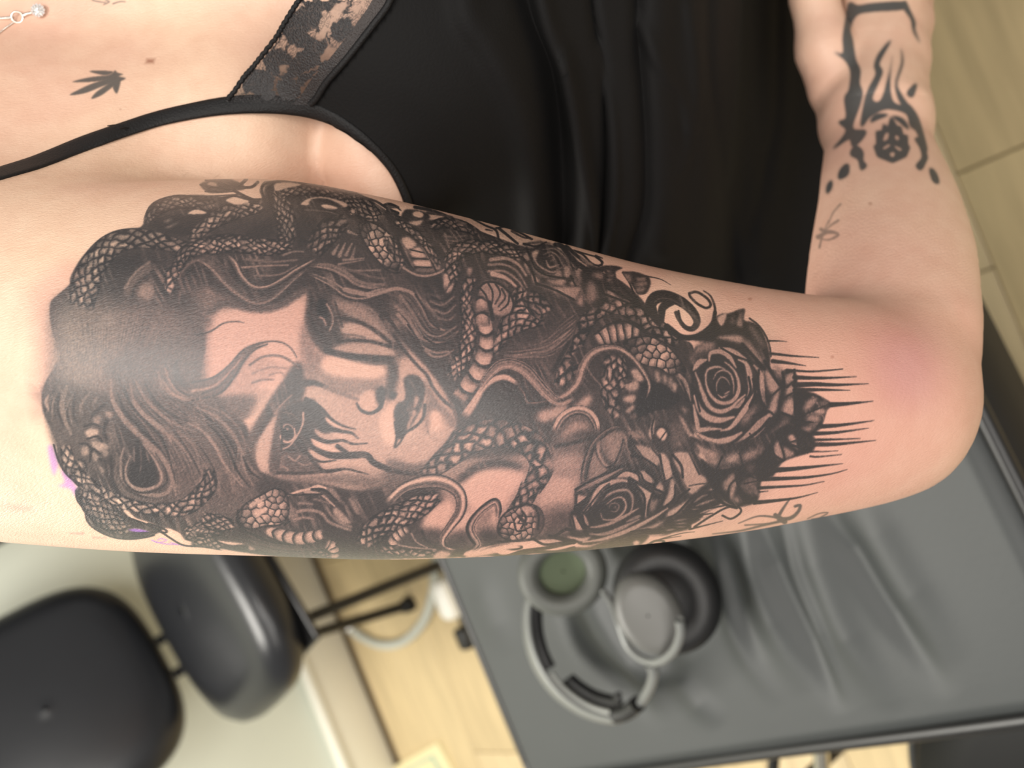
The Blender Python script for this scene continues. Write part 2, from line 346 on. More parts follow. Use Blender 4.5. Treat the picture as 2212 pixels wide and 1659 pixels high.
    lights('L', '385,560 440,535 492,560 455,625 400,605|.2|2;430,640 520,650 575,690 480,720|.28|2;355,700 400,680 412,740 365,752|.32|2;320,800 362,815 350,858 318,840|.25|2;350,880 425,920 405,965 345,920|.36|2;455,450 505,440 490,505 450,500|.38|2;540,410 605,410 580,465|.35|2;440,725 490,760 460,805|.36|2;520,700 570,720 540,770|.45|2;490,830 540,870 520,900|.4|2;560,560 600,560 590,600|.5|2;1300,830 1350,820 1380,870 1330,900|.48|3;1290,930 1350,920 1400,960 1350,1020 1290,990|.42|3;1430,880 1470,870 1450,950|.5|3')
    lines('L', '380,520 450,500 520,530|4|4;400,620 480,600 520,640|4|5;340,660 400,660 440,720|4|4;420,800 440,700 500,740|5|5;330,780 380,800 400,880|4|4;500,780 540,800 560,880|5|4;560,480 530,560 560,620|6|5', v=.9, soft=1.3)
    # teardrop curl
    fill('L:800,600 870,720 940,830 960,930 905,1005 800,1010 730,940 740,840 780,740', .93, 3)
    for s, w, v in (('690,690 665,800 680,930 760,1015 880,1062 1010,1060 1075,980 1045,830 965,720 890,640 800,570', 9, .42), ('740,760 702,880 740,982 840,1022 960,992 992,920 955,820 905,740 840,660', 7, .34), ('720,720 690,850 700,960 790,1040 920,1040 1030,970 1020,860 940,730', 4, .88), ('640,740 630,900 690,1030 820,1100 980,1110 1100,1050', 9, .6), ('600,720 590,900 650,1050 780,1130 1000,1150', 5, .9), ('770,690 775,800', 4, .5), ('868,720 895,810', 4, .5), ('815,640 830,780 820,900', 3, .62)): stroke(s, w, v, 1.5)
    # ---- face
    fill('F:40,720 90,420 60,300 130,120 300,150 500,160 700,130 900,10 1100,70 1350,140 1500,260 1650,430 1850,640 2000,850 2080,1050 2060,1180 1950,1330 1850,1420 1700,1500 1500,1560 1300,1620 1000,1560 700,1530 560,1490 480,1350 430,1150 330,980 180,870 0,880', .14, 3)
    lights('F', '130,420 160,260 300,190 600,180 860,110 870,300 850,480 860,640 700,620 560,560 480,520 380,560 250,680 110,720|.03|5;-40,0 90,60 120,250 70,420 70,720 -40,900|.62|9;40,20 250,70 330,150 170,170 100,300 60,160|.5|7')
    line('F:130,190 260,130 450,172 650,160 860,40', 14, .62, soft=5)
    lights('F', '905,-10 1100,50 1130,200 1180,350 1200,430 1060,530 980,480 905,380 880,260 900,100|.78|4;870,280 950,470 1040,550 1010,640 1020,740 900,760 860,580 845,420|.36|7;1090,70 1350,140 1500,270 1700,500 1640,570 1500,570 1060,530 1190,420 1130,250|.60|5')
    lights('F', '1100,110 1300,145 1420,230 1550,370 1610,460 1560,430 1380,305 1200,205|.34|3;1180,295 1320,295 1450,360 1560,450 1400,420 1250,400 1180,370|.18|3;1100,490 1250,445 1450,450 1570,490 1590,550 1400,540 1200,520|.20|3')
    fill('F:985,100 1050,110 1062,240 1015,265 975,200', .93, 1.5)
    lines('F', '1052,135 1090,200 1102,280 1075,350|4|3|.25;998,240 1030,258 1048,305|5|4|.25;940,80 925,200 960,330 1040,410|6|5|.85;1120,120 1150,220 1180,320|4|3|.8', soft=1.5)
    lines('F', '1140,240 1300,275 1420,335 1610,480|7|8|.8;1120,440 1250,425 1400,435 1600,485|5|6|.86;1190,375 1280,385 1360,402|3|2|.65;1050,505 1200,548 1350,565 1560,580|13|15|.86;1230,595 1400,610 1570,600|8|8|.66;1480,230 1600,400 1650,480 1780,630 1850,700 1900,800 1980,900 2070,970|6|6|.86', soft=2)
    lights('F', '1010,615 1060,555 1250,585 1515,648 1512,690 1430,728 1200,712 1060,685|.0|3;1010,695 1200,735 1450,742 1505,705 1490,790 1440,830 1300,860 1150,850 1040,790|.36|5;1305,900 1370,828 1435,840 1445,930 1390,985 1330,955|.06|3;1450,820 1490,785 1535,830 1515,890 1470,935 1448,880|.88|3;1530,570 1605,580 1630,680 1605,800 1570,890 1535,900 1525,800 1540,680|.76|5;1640,640 1735,680 1665,730 1640,720|.13|3;1568,830 1612,850 1592,892 1558,880|.88|2')
    lines('F', '885,765 960,765 1050,795|15|6|.82;1040,800 1180,850 1300,895|9|6|.45', soft=3)
    line('F:1292,925 1325,980 1390,1006 1445,990 1485,950 1495,890', [3, 6, 6, 8, 10], .9, soft=1.6)
    lights('F', '1480,1020 1580,930 1602,1000 1590,1080 1605,1220 1540,1265 1480,1150|.0|4;1830,740 1950,920 2065,1040 2075,1150 1960,1000 1885,990 1862,1150 1838,1100 1850,900|.46|5;1880,1010 1930,988 1972,1080 1962,1180 1900,1212 1880,1120|.0|3.5;1640,1310 1800,1225 1900,1240 1850,1330 1700,1380|.04|5;1450,1490 1750,1405 2000,1280 2080,1150 2095,1260 1950,1410 1800,1510 1600,1570|.46|7')
    fill('F:1668,740 1720,698 1790,718 1835,800 1824,900 1792,990 1742,1080 1692,1150 1640,1212 1608,1180 1598,1080 1588,1000 1618,930 1672,900 1682,840', .84, 2)
    lights('F', '1760,865 1792,890 1762,960 1772,1010 1742,1052 1700,1145 1688,1110 1718,1040 1738,960|.2|2;1650,1215 1750,1132 1805,1120 1702,1212 1650,1262|.1|2')
    lines('F', '1835,940 1822,1040 1762,1110 1682,1162 1642,1232 1608,1275|7|3|.88;1598,1080 1612,1180 1598,1268|6|3|.88;1736,965 1758,972|4|4|.8;1858,1150 1892,1235|3|2|.5;1690,760 1720,860 1680,960|3|4|.93', soft=1.5)
    # brow, temple, loose strand
    lights('F', '180,885 380,860 490,870 465,960 385,1090 290,1010|.54|6;480,1020 600,830 500,800 640,700 720,650 745,700 622,862 542,1000 440,1095 395,1060|.03|3.5;845,600 880,760 862,880 790,925 705,955 602,1090 522,1190 432,1240 492,1090 600,900 700,760 775,640|.80|4;565,1005 520,1120 492,1280 470,1360 432,1190|.6|3.5;490,1340 540,1180 602,1075 645,1025 632,1120 592,1200 562,1330 572,1480 520,1450|.13|3')
    lines('F', '640,1010 700,930 775,860|5|3|.3;600,700 690,680 720,720|3|2|.4', soft=1.8)
    lights('F', '-20,755 130,735 260,640 350,540 440,470 570,438 480,500 400,600 330,720 200,855 -20,905|.55|2.5')
    lines('F', '-20,760 150,720 280,620 380,510 480,460 600,433 700,443 770,490 815,560|4|2|.85;-20,905 190,852 300,740 400,580 480,500 580,455|4|3|.85;-20,830 150,790 280,680 380,560|6|3|.28;60,850 200,790 310,660|3|2|.8;440,620 550,555 680,550 780,600 825,650|5|5|.5;460,690 600,640 740,650|4|3|.34;460,765 540,740 630,738|5|3|.45;20,382 130,352 230,290 330,274 395,285|4|1.5|.78', soft=1.2)
    # eye
    lights('F', '700,960 800,915 860,905 940,895 1000,960 1070,1060 1160,1140 1100,1155 980,1185 945,1240 925,1340 850,1340 700,1340 665,1490 640,1340 640,1180 660,1060|.84|3;600,1340 650,1080 690,1025 705,1180 692,1350 662,1490 600,1480|.64|3;720,1330 850,1330 960,1370 1000,1470 850,1490 690,1490|.62|4')
    fill('F:745,1105 785,1130 785,1180 745,1200 708,1180 706,1130', .94, 1.2)
    lines('F', '688,1190 708,1228 760,1232 800,1192 795,1130|6|4|.1;705,1118 725,1094 765,1100 785,1128|4|3|.32;868,1000 862,1090 820,1180 760,1262 690,1295|5|3|.2;735,1128 745,1134|4|4|.2;690,1060 700,1180 690,1300|4|4|.92;705,1000 770,1010 830,1060|3|3|.6;750,1350 800,1385 840,1345|4|4|.32;690,1420 745,1455 700,1485|4|4|.34;830,1400 880,1420 930,1400|4|3|.4', soft=1)
    # claw-like lash marks running over the cheek
    lights('F', '1040,1038 1100,1058 1185,1112 1130,1122 1060,1082|.05|1.5;955,1128 1000,1150 1095,1212 1060,1222 975,1180|.15|2;1090,1162 1200,1172 1275,1202 1180,1222|.08|2;925,1210 960,1198 1080,1268 1172,1322 1060,1322 960,1262|.03|2;900,1300 960,1300 1100,1362 1300,1370 1385,1412 1100,1425 980,1375|.12|2.5;1000,1440 1200,1420 1400,1440 1500,1480 1250,1470|.2|3')
    lines('F', '890,895 1000,960 1100,1060 1200,1112 1285,1132|10|2;940,950 1050,1105 1150,1145 1250,1162 1305,1205|15|3;915,1175 1050,1232 1180,1222 1260,1250 1375,1245|11|2;1140,1268 1230,1335|9|9;870,1305 950,1370 1020,1392 1125,1380|8|2;920,1350 980,1430 1060,1470 1200,1450 1300,1470 1385,1492|9|2;660,1480 850,1484 1000,1472 1160,1455|7|6', v=.86, soft=1.3)
    line('F:890,1245 1000,1310 1100,1342 1250,1340 1370,1340 1430,1400 1550,1450 1700,1482 1840,1480', [7, 12, 15, 14, 13, 12, 10, 9], .86, soft=1.5)
    lights('F', '660,1495 900,1505 1200,1490 1500,1525 1450,1620 1100,1570 800,1560|.48|6;540,1490 700,1545 900,1600 1200,1640 1400,1625 1820,1520 1720,1700 600,1700|.80|5')
    line('z:652,856 651,860', 4, .8, None, 1.2, .8, RED); line('z:650,855 651,861', 3, .7, None, 1, .8, BRN)
    lights('i', '90,220 300,110 450,60 560,0 760,-10 700,130 600,240 450,370 250,410 0,300|.14|5;0,340 300,410 480,370 620,220 760,50 860,60 800,160 600,350 420,500 200,490 0,440|.56|6;-20,500 200,520 330,560 200,650 0,760|.55|6')
    lines('i', '-20,470 150,500 330,515 420,470 560,300 700,150 780,20|8|7|.82;70,200 110,60|4|2|.8', soft=2)
    # ---- neck and chest
    fill('z:940,1010 1010,990 1100,985 1200,960 1250,950 1260,1030 1240,1060 1230,1110 1160,1160 1100,1160 1020,1180 950,1170 905,1150 930,1110 955,1080', .30, 6)
    lights('i', '850,640 1000,520 1250,450 1580,500 1600,620 1480,760 1330,1000 1250,1100 1050,980 950,900|.02|6;430,1030 560,900 720,830 780,900 740,1050 640,1180 430,1180|.04|5;1060,1040 1180,950 1260,930 1230,1040 1100,1180 1050,1140|.35|5;1920,560 2050,380 2212,330 2212,900 1960,900 1790,860|.12|8;880,1000 960,950 1000,900 1080,1000 960,1130 740,1240 720,1200|.06|5')
    lights('i', '880,520 1050,400 1300,340 1500,380 1600,450 1300,430 1050,480 900,600 800,620|.85|5;400,1180 640,1200 600,1380 460,1340 390,1240|.7|7;720,1250 960,1230 980,1380 720,1400|.75|8;1080,1200 1300,1200 1320,1330 1110,1340|.8|7;1870,1000 2212,900 2212,1250 1850,1260|.62|12')
    # ---- hair above the forehead
    fill('d:0,1000 300,1010 700,1010 1240,1020 1500,1100 2212,1250 2212,1480 1900,1500 1600,1480 1300,1400 1130,1230 1000,1280 800,1440 640,1560 480,1590 300,1520 150,1400 0,1280', .78, 3)
    lock('d:-190,1020 0,1120 180,1330 350,1480 500,1555 660,1530 800,1430 950,1290 1130,1150', [70, 100, 95, 80, 62, 55, 50, 45, 30], .55, 3, .8)
    lock('d:150,1000 250,1090 340,1260 470,1380 640,1385 820,1300 1000,1180 1240,1040', [40, 55, 50, 40, 35, 40, 35, 20], .45, 2, .6)
    lock('d:1150,1130 1380,1150 1560,1230 1700,1330 1900,1380 2230,1370', [30, 60, 70, 60, 55, 50], .42, 3, .7)
    lock('d:1130,1220 1400,1340 1600,1470 1800,1500 2000,1440 2230,1410', [20, 50, 60, 60, 50, 50], .5, 3, .7)
    lines('d', '400,1050 700,1080 1000,1060|6|4|.5;350,1150 600,1130 900,1120|5|3|.35;500,1250 800,1230 1000,1130|4|3|.45;1500,1110 1800,1060|4|2|.35;1650,1190 2000,1180|5|4|.45;1500,1130 1900,1260 2212,1290|5|5|.55', soft=1.2)
    # forehead-side lock falling past the cheek
    fill('g:-20,1070 200,1110 350,1270 480,1500 560,1680 300,1700 100,1650 -20,1400', .72, 3)
    strands('F:1400,40 1620,120 1760,330 1850,450 2080,420', 'F:1480,-20 1720,40 1840,190 1930,320 2090,290', 14, (.38, .92), (2, 5), .8)
    strands('F:1480,180 1640,260 1760,420 1880,540 2060,520', 'F:1560,100 1700,200 1800,360 1880,440 2080,400', 12, (.42, .92), (2, 5), .8)
    lines('F', '1200,20 1400,60 1560,20 1640,15 1740,55 1812,160 1852,240 1900,310 1992,345|11|4|.33;1600,150 1700,250 1780,380 1862,430 1960,440 2040,400 2095,355|8|5|.42;1640,70 1735,200 1800,310 1870,380 1960,390 2085,315|7|4|.46;1620,220 1720,335 1830,472 1920,522 2025,512|9|4|.38;1840,505 1900,552 1990,547 2065,500|7|3|.42;1900,420 2000,425 2080,370|4|2|.9;1760,60 1835,180 1875,270 1950,335|4|3|.92;1830,400 1920,455 2030,440|4|3|.92;1700,300 1800,440 1900,500|4|3|.92', soft=1.3)
    lines('g', '470,1290 600,1330 730,1250|5|3|.5;500,1390 640,1430 780,1330|5|3|.45;540,1490 680,1530 800,1430|5|3|.42;600,1590 720,1610 800,1540|5|3|.5;520,1340 650,1380 760,1290|4|3|.92;540,1440 670,1480 790,1380|4|3|.92', soft=1.6)
    fill('g:440,1130 660,1110 640,1240 700,1310 560,1330 430,1250', .86, 3)
    # ---- scaled bodies along the top
    snake('a:520,1640 600,1300 740,1030 930,860 1180,800 1450,830 1680,890 1830,900', [150, 175, 165, 150, 130, 115, 100, 60], 19, .22, 1, lit=.0, shade=.35)
    snake('a:1330,640 1420,460 1650,370 1900,380 2150,430', [70, 90, 85, 80, 70], 13, .3, 1.1, shade=.6)
    lights('a', '1330,640 1500,560 1800,520 2080,510 2120,600 1900,760 1600,740 1420,690|.9|3;1500,600 1620,560 1560,610|.45|2;1520,680 1700,600 1600,670|.4|2;1800,508 1900,455 2030,495 1960,512|.0|1')
    snake('a:1680,1160 1750,1000 1950,900 2212,900', [70, 90, 100, 90], 13, .15, 1, shade=.5)
    snake('a:1600,1500 1580,1300 1660,1170 1720,1080', [40, 80, 80, 60], 15, .12, 1, shade=.5)
    snake('d:-80,900 150,860 420,880 700,910 960,870', [120, 115, 110, 105, 70], 13, .17, 1, shade=.55)
    snake('d:-300,830 -120,680 60,560 330,450 620,400', [60, 90, 110, 110, 80], 14, .18, 1.05, shade=.5)
    fill('d:380,770 520,640 700,570 720,740 640,790', .88, 3)
    snake('d:720,200 800,380 870,560 890,720 850,870', [80, 120, 135, 130, 90], 13, .2, 1, shade=.45)
    snake('d:780,290 950,235 1250,215 1500,275 1720,390 1880,520 2000,600', [60, 75, 75, 85, 110, 130, 110], 12, .32, 1.1, shade=.5)
    lock('d:640,330 610,230 640,160 720,140', [40, 50, 45, 20], .45, 2, .4)
    line('d:610,330 585,210 640,145 800,118 1000,135 1200,168 1420,205 1700,262', 4, .9)
    lights('d', '740,150 900,130 1060,160 880,205 750,235|.02|1.2;150,350 250,312 440,350 300,402|.0|1.2;1045,395 1150,322 1350,308 1600,385 1560,430 1400,345 1210,330 1140,405|.03|1.2;1150,400 1180,340 1350,330 1520,400 1540,440 1350,500 1200,430|.8|2;1290,412 1360,395 1495,440 1380,462|.02|1;1000,420 1250,440 1500,470 1700,560 1600,560 1250,520 1000,560|.86|2;1000,540 1230,540 1200,700 1060,900 1000,800|.88|3')
    snake('d:1180,980 1290,820 1420,680 1620,570', [110, 150, 150, 70], 17, .2, 1, shade=.45)
    lines('d', '1440,980 1500,880|9|3|.35;1510,1010 1580,860|9|3|.35;1590,1000 1660,860|8|3|.4;1660,1040 1700,900|8|3|.45;1560,1060 1800,1040|6|3|.4;1620,720 1720,760|7|3|.4;840,1000 960,960 1080,960|5|3|.45;1100,460 1350,480 1500,520|3|2|.55', soft=1.2)
    pebble('d:1630,470 1690,450 1715,495 1650,525', 12, .12, .9, .2, .2, .2, False)
    # serpent head pointing down right
    pebble('d:1750,620 1850,600 1980,650 2120,760 2212,900 2260,1100 2230,1210 2100,1190 1960,1060 1840,900 1760,740', 19, .08, .93, .35, .3, .35)
    line('d:1830,650 1900,850 2050,1080', 3, .85)
    snake('g:-30,600 60,760 150,900 180,990', [60, 80, 75, 30], 15, .15, 1, shade=.4)
    fill('g:60,420 330,520 520,760 640,960 600,1040 420,1070 250,1010 160,850 100,640', .82, 2)
    lights('g', '150,650 230,620 330,700 290,750 210,760|.12|2;255,790 360,740 430,820 440,865 290,860|.1|2;300,900 480,900 500,975 320,965|.08|2;330,1000 530,990 540,1040 340,1035|.5|2;480,800 560,900 520,930|.3|2;540,920 600,900 620,1000 560,1010|.35|2')
    snake('g:60,420 230,520 400,660 540,840 620,980', [40, 50, 50, 50, 30], 12, .25, 1, shade=.5)
    line('g:170,985 300,1060 430,1085 560,1060 660,1010', 5, .3); lines('g', '100,620 180,860 300,1010|4|4;430,760 520,940 560,1020|3|3;250,770 430,810|3|3;280,875 480,885|3|3;310,975 520,985|3|3', v=.9)
    # scales between head and coil
    snake('g:480,500 680,450 900,500 1090,590', [60, 70, 70, 40], 12, .4, 1, shade=.5)
    lines('g', '660,600 760,620 930,600|5|3|.55;680,650 800,670 900,650|5|2|.5;700,700 760,690|4|2|.5;670,580 720,750|5|3|.5', soft=1.2)
    snake('g:690,980 790,820 960,740 1200,740 1420,780 1600,880', [70, 100, 95, 85, 80, 60], 13, .22, 1, shade=.5)
    snake('g:780,900 760,1050 720,1180 700,1290', [110, 100, 85, 60], 17, .2, 1, shade=.45)
    lights('g', '940,1000 980,980 1000,1030 950,1080|.25|2;650,1070 700,1060 720,1170 660,1190|.15|2;690,1260 740,1190 770,1220 700,1290|.15|2')
    # fan of hair beside the small rose
    fill('g:1000,1050 1150,920 1400,860 1580,960 1700,1200 1650,1350 1500,1250 1350,1100 1180,1080', .82, 3)
    lines('g', '1220,890 1400,875 1550,950 1640,1080|9|5|.28;1190,950 1380,950 1540,1040 1650,1220|6|4|.4;1190,1030 1380,1030 1540,1140 1650,1300|6|4|.35;1240,1060 1400,1110 1520,1210|12|5|.16;1300,1140 1420,1200|7|4|.4', soft=1.6)
    # upper vines and buds along the inside of the arm
    lines('g', '310,262 500,300 700,375 900,465 1100,570 1320,655|7|6|.85;460,330 600,350 760,380|6|3|.7;980,390 1150,480 1280,540 1310,645|3|5|.9;1280,515 1400,500 1560,565 1710,645|4|4|.9;1320,520 1420,600 1540,700|6|5|.88;1470,550 1600,620 1700,640|5|3|.75;1160,530 1240,545|3|2|.85;-20,230 80,250 140,300|7|3|.85;-20,300 60,350 150,390|6|5|.88;0,260 100,270|6|3|.6', soft=1)
    lights('g', '170,320 230,290 420,320 490,380 420,430 250,430 150,400|.82|1.5;285,330 340,310 412,340 390,388 300,372|.03|1;235,445 330,425 410,420 345,482|.1|1.5')
    lines('d', '1270,155 1400,185|2|2|.7;1800,310 1950,360 2080,440 2212,500|4|6|.88;2050,400 2120,390 2212,430|5|5|.88;2050,410 2150,500 2212,520|3|3|.85', soft=1)
    # bud, upper left
    lights('d', '-150,155 -60,110 0,80 150,80 320,140 380,210 200,235 0,260 -90,230|.72|1.5;-80,150 0,110 60,170 0,185|.18|2;70,110 180,140 220,180 130,150|.45|2;-60,195 60,220 200,225|.4|2')
    lines('d', '-150,160 0,190 200,225|3|3;-90,105 60,130 200,180|3|3;-90,240 100,250 250,240|3|2;300,190 400,95|8|6|.78;370,195 470,185 535,130|5|6|.82;250,230 400,310 540,365|6|7|.85;-60,300 200,285 310,275|3|3|.75;90,330 250,295 400,330 520,360|5|4|.85', v=.86, soft=1)
    # ---- big coil with belly plates (centre)
    fill('g:860,1250 1000,1120 1300,1130 1480,1320 1500,1659 850,1659', .8, 3)
    snake('g:1010,1090 930,1250 920,1450 950,1640 960,1800', [70, 75, 75, 80, 80], 15, .18, 1, shade=.45)
    snake('h:950,-10 960,200 950,400 890,600 800,760 740,900', [90, 90, 95, 100, 100, 60], 15, .1, 1, shade=.4)
    fill('h:1240,120 1420,-60 1900,-120 2030,0 1920,240 1750,380 1480,390 1330,620 1250,560', .8, 3)
    snake('g:1330,1640 1450,1480 1560,1330 1640,1230', [40, 110, 120, 70], 17, .15, 1, shade=.4)
    snake('h:1260,600 1330,420 1450,240 1620,110 1850,60', [40, 70, 150, 190, 170], 19, .15, 1.05, shade=.3)
    snake('g:1640,1300 1760,1420 1900,1560', [90, 130, 120], 19, .25, 1.1, shade=.4)
    belly('h:1120,-20 1145,180 1165,380 1150,560 1080,760 960,940 820,1120', [85, 92, 88, 105, 115, 108, 95], 34, .1, .7)
    belly('g:1120,1700 1110,1500 1120,1350 1170,1240', [85, 85, 80, 70], 32, .2, .7)
    fill('g:1080,1230 1180,1140 1320,1180 1460,1330 1480,1480 1330,1560 1220,1500 1180,1380', .3, 2)
    lines('g', '1080,1220 1160,1320 1200,1470|4|3;1180,1160 1240,1280 1230,1420|4|3;1270,1170 1330,1290 1270,1420|4|3;1350,1240 1390,1340 1310,1450|4|3;1440,1310 1420,1420 1330,1500|4|3;1060,1240 1160,1160 1300,1170 1420,1260 1490,1400 1470,1520|5|5;1200,1400 1220,1500 1240,1600|8|10', v=.9)
    # dark hair right of the coil
    fill('h:1480,450 1700,420 1900,300 2100,100 2212,0 2212,600 2000,780 1700,700 1450,640 1300,660 1400,520', .72, 4)
    strands('h:1450,470 1650,480 1900,380 2200,60', 'h:1350,640 1650,620 1950,600 2212,350', 16, (.25, .85), (3, 8), .75)
    strands('j:-50,1300 80,1180 220,1080 320,1020', 'j:-20,1560 80,1480 160,1400 250,1280', 12, (.3, .85), (2, 6), .8)
    lines('h', '1960,780 2060,600 2150,440|10|8|.88;2060,760 2110,600 2180,480|8|3|.35', soft=1.5)
    # S-shaped locks
    fill('h:1080,1120 1250,950 1400,900 1560,980 1650,1150 1900,1220 2100,1180 2212,1150 2212,1300 1800,1250 1500,1400 1100,1370', .84, 4)
    lights('h', '1780,1280 1950,1230 2090,1240 1980,1360 1800,1390|.16|5')
    lock('h:1520,960 1600,1060 1650,1170 1800,1170 1950,1130', [60, 50, 45, 40, 20], .62, 3, .5)
    lock('h:900,1360 1030,1170 1130,1000 1250,900 1400,870 1560,960', [75, 70, 55, 50, 50, 30], .34, 2, .6)
    lock('h:1060,1030 1180,850 1320,720 1480,700 1640,780 1770,920 1900,1060 2040,1150 2230,1080', [25, 45, 65, 75, 80, 75, 70, 60, 45], .38, 4, .7)
    # ---- chest serpent
    snake('i:430,560 600,400 780,260 950,120 1250,30 1550,80 1760,220 1830,400 1780,560 1690,720', [80, 120, 145, 175, 180, 170, 165, 160, 140, 110], 24, .12, 1, lit=0, shade=.3, wide=.8)
    snake('i:1700,640 1620,820 1510,960 1400,1090', [120, 110, 90, 60], 17, .2, 1, shade=.4)
    pebble('i:1320,1080 1400,980 1560,900 1720,890 1820,960 1850,1100 1800,1220 1680,1310 1480,1320 1330,1260 1300,1160', 15, .12, .93, .4, .35, .5)
    fill('i:1740,920 1830,960 1850,1100 1790,1240 1720,1280 1760,1100', .68, 2)
    lights('i', '1590,940 1650,900 1730,940 1720,980 1620,990|.2|1.5;1490,1130 1540,1110 1570,1180 1500,1190|.08|1.5')
    lines('i', '1590,960 1640,1050 1580,1170|4|4;1500,1110 1530,1200 1640,1190|4|3;1560,1030 1640,1120|8|6|.85;1740,900 1790,1020 1780,1180|4|4', v=.92)
    # loops of hair on the chest
    lock('i:-30,880 180,690 440,610 650,620 820,720 870,860 840,1000 730,1150 640,1290 660,1400 820,1440', [60, 60, 65, 85, 85, 75, 65, 55, 45, 38, 25], .38, 3, .7)
    lock('i:1290,1080 1310,940 1270,850 1150,920 1030,1040 970,1160 1000,1260 1060,1360 980,1440', [20, 40, 45, 45, 45, 50, 55, 50, 30], .42, 3, .7)
    # left chest serpent
    snake('i:620,760 420,870 220,980 -20,1100 -200,1230 -300,1400', [60, 130, 150, 160, 150, 120], 17, .12, 1, shade=.4)
    belly('i:250,1180 130,1260 60,1330 60,1420', [60, 80, 80, 50], 13, .1, .6)
    snake('i:-100,1400 150,1460 400,1470 600,1440', [60, 60, 50, 30], 14, .2, 1, shade=.4)
    fill('i:240,1200 400,1180 480,1300 700,1420 400,1420 200,1380 100,1350', .74, 3)
    lines('i', '270,1230 330,1330 460,1400|4|3|.35;400,1200 430,1300 560,1390|4|3|.85;120,1370 300,1400 560,1420|4|3|.35', soft=1)
    # ---- lower left serpents
    snake('c:330,150 400,420 600,640 850,800 1150,900 1450,950 1750,920 1950,780 2060,620 2050,430', [60, 90, 95, 90, 80, 75, 90, 110, 110, 60], 17, .12, 1, shade=.4)
    snake('c:540,700 650,860 800,1000 960,1120 1130,1200', [70, 140, 160, 140, 40], 14, .25, 1.1, shade=.5)
    line('c:465,720 480,830 570,960 600,1080 700,1180 900,1272 1110,1297 1300,1275 1400,1250', 3.5, .9)
    line('c:200,170 260,370 370,540 520,640', 3.5, .9)
    lights('c', '1030,960 1080,950 1180,1040 1330,1090 1480,1150 1560,1180 1700,1220 1760,1310 1830,1370 1700,1340 1570,1260 1530,1180 1330,1120 1130,1050|.0|1.2;1090,1190 1200,1170 1350,1210 1250,1225|.05|1.5')
    fill('c:1090,1185 1200,1172 1350,1212 1200,1222', .8, 1.2, 1, PUR)
    lines('c', '1100,1050 1300,1120 1480,1210 1600,1290 1750,1370 1980,1390|5|3;1330,1110 1480,1160 1550,1200 1530,1220 1470,1210|4|4;1090,1230 1300,1220 1450,1210|4|3;1120,1265 1280,1265 1400,1245|3|2', v=.9)
    snake('c:1740,1240 1950,1200 2212,1110', [70, 120, 130], 11, .18, 1, shade=.5)
    snake('f:-260,1290 -80,1330 140,1400', [90, 70, 40], 11, .2, 1, shade=.4)
    snake('f:-160,1060 80,1110 280,1150', [90, 105, 70], 13, .2, 1, shade=.4)
    # serpent head, lower middle, with belly plates
    pebble('f:300,1000 400,870 560,780 740,690 860,740 900,880 900,1000 820,1120 640,1140 460,1180 340,1130', 17, .12, .92, .3, .32, .4)
    lights('f', '490,980 560,930 660,930 560,1020 520,1050|.1|1.5;430,880 560,820 610,830 450,920|.15|1.5')
    lines('f', '300,960 290,1080 380,1200 520,1260 700,1340 900,1350 1100,1340 1300,1290|6|5;900,760 950,900 930,1060 850,1130|7|5', v=.9)
    lock('f:890,770 930,900 910,1050', [25, 30, 25], .6, 2, .4)
    fill('f:950,800 1200,780 1400,900 1600,1180 1500,1240 1200,1130 950,1120', .8, 3)
    lines('f', '1030,870 1120,870 1190,880|7|4|.4;1000,970 1150,950 1300,990 1400,1100 1640,1190|8|6|.4;960,1060 1100,1040 1200,1060|7|5|.38;1350,900 1420,1020 1530,1110 1650,1150|6|6|.45;1210,820 1400,870|5|3|.5', soft=1.8)
    lights('f', '1430,960 1480,920 1620,1060 1650,1110 1560,1110 1470,1040|.3|2;1620,810 1700,850 1760,1000 1700,980|.4|2;1350,680 1450,700 1550,850 1640,900 1560,880 1400,780|.45|2')
    lines('f', '900,770 1050,720 1150,700 1250,665 1340,690|5|7|.12;1100,735 1200,740 1300,770 1450,900|6|4|.25;880,760 1000,770 1300,760|4|4;1180,700 1330,710 1480,840|5|5', v=.9)
    belly('f:600,1190 720,1220 860,1260 1020,1290 1180,1270 1330,1230', [50, 75, 80, 80, 80, 60], 22, .1, .75, bow=-.35)
    belly('f:1340,1340 1430,1400 1450,1500 1450,1560', [60, 75, 65, 50], 11, .12, .6)
    strands('f:0,1310 300,1350 700,1480 1100,1540', 'f:350,1220 700,1350 1100,1390 1350,1350', 16, (.4, .9), (1.5, 4), .7)
    lights('f', '50,1315 200,1330 370,1355 200,1365|.03|1;430,1380 520,1420 440,1430|.2|1.5;700,1490 850,1520 1000,1535 860,1530|.05|1;1000,1530 1200,1535 1100,1545|.05|1')
    snake('f:1150,1500 1300,1480 1420,1520', [60, 60, 50], 11, .3, 1, shade=.4)
    # ---- right of the coil: second serpent group
    snake('k:380,-30 300,150 210,320 100,500 40,640', [90, 110, 115, 110, 70], 21, .15, 1, shade=.4, wide=.8)
    fill('j:350,1120 500,950 700,960 1000,1080 1300,1280 1550,1450 1550,1700 300,1700 250,1500', .82, 3)
    snake('j:250,1500 330,1280 440,1110 600,1010 800,1010 1020,1130 1250,1290 1480,1460', [70, 90, 100, 105, 105, 110, 105, 60], 19, .18, 1, shade=.45, wide=.85)
    belly('j:470,1420 600,1350 740,1320 880,1300 1020,1310', [60, 120, 115, 100, 50], 17, .15, .85, bow=.1)
    line('j:480,1330 620,1230 800,1180 960,1240 1080,1330', 5, .9)
    pebble('j:810,1440 960,1380 1150,1370 1350,1490 1480,1640 1560,1780 1500,1860 1350,1820 1250,1750 1100,1720 960,1650 900,1560', 19, .12, .93, .35, .3, .5)
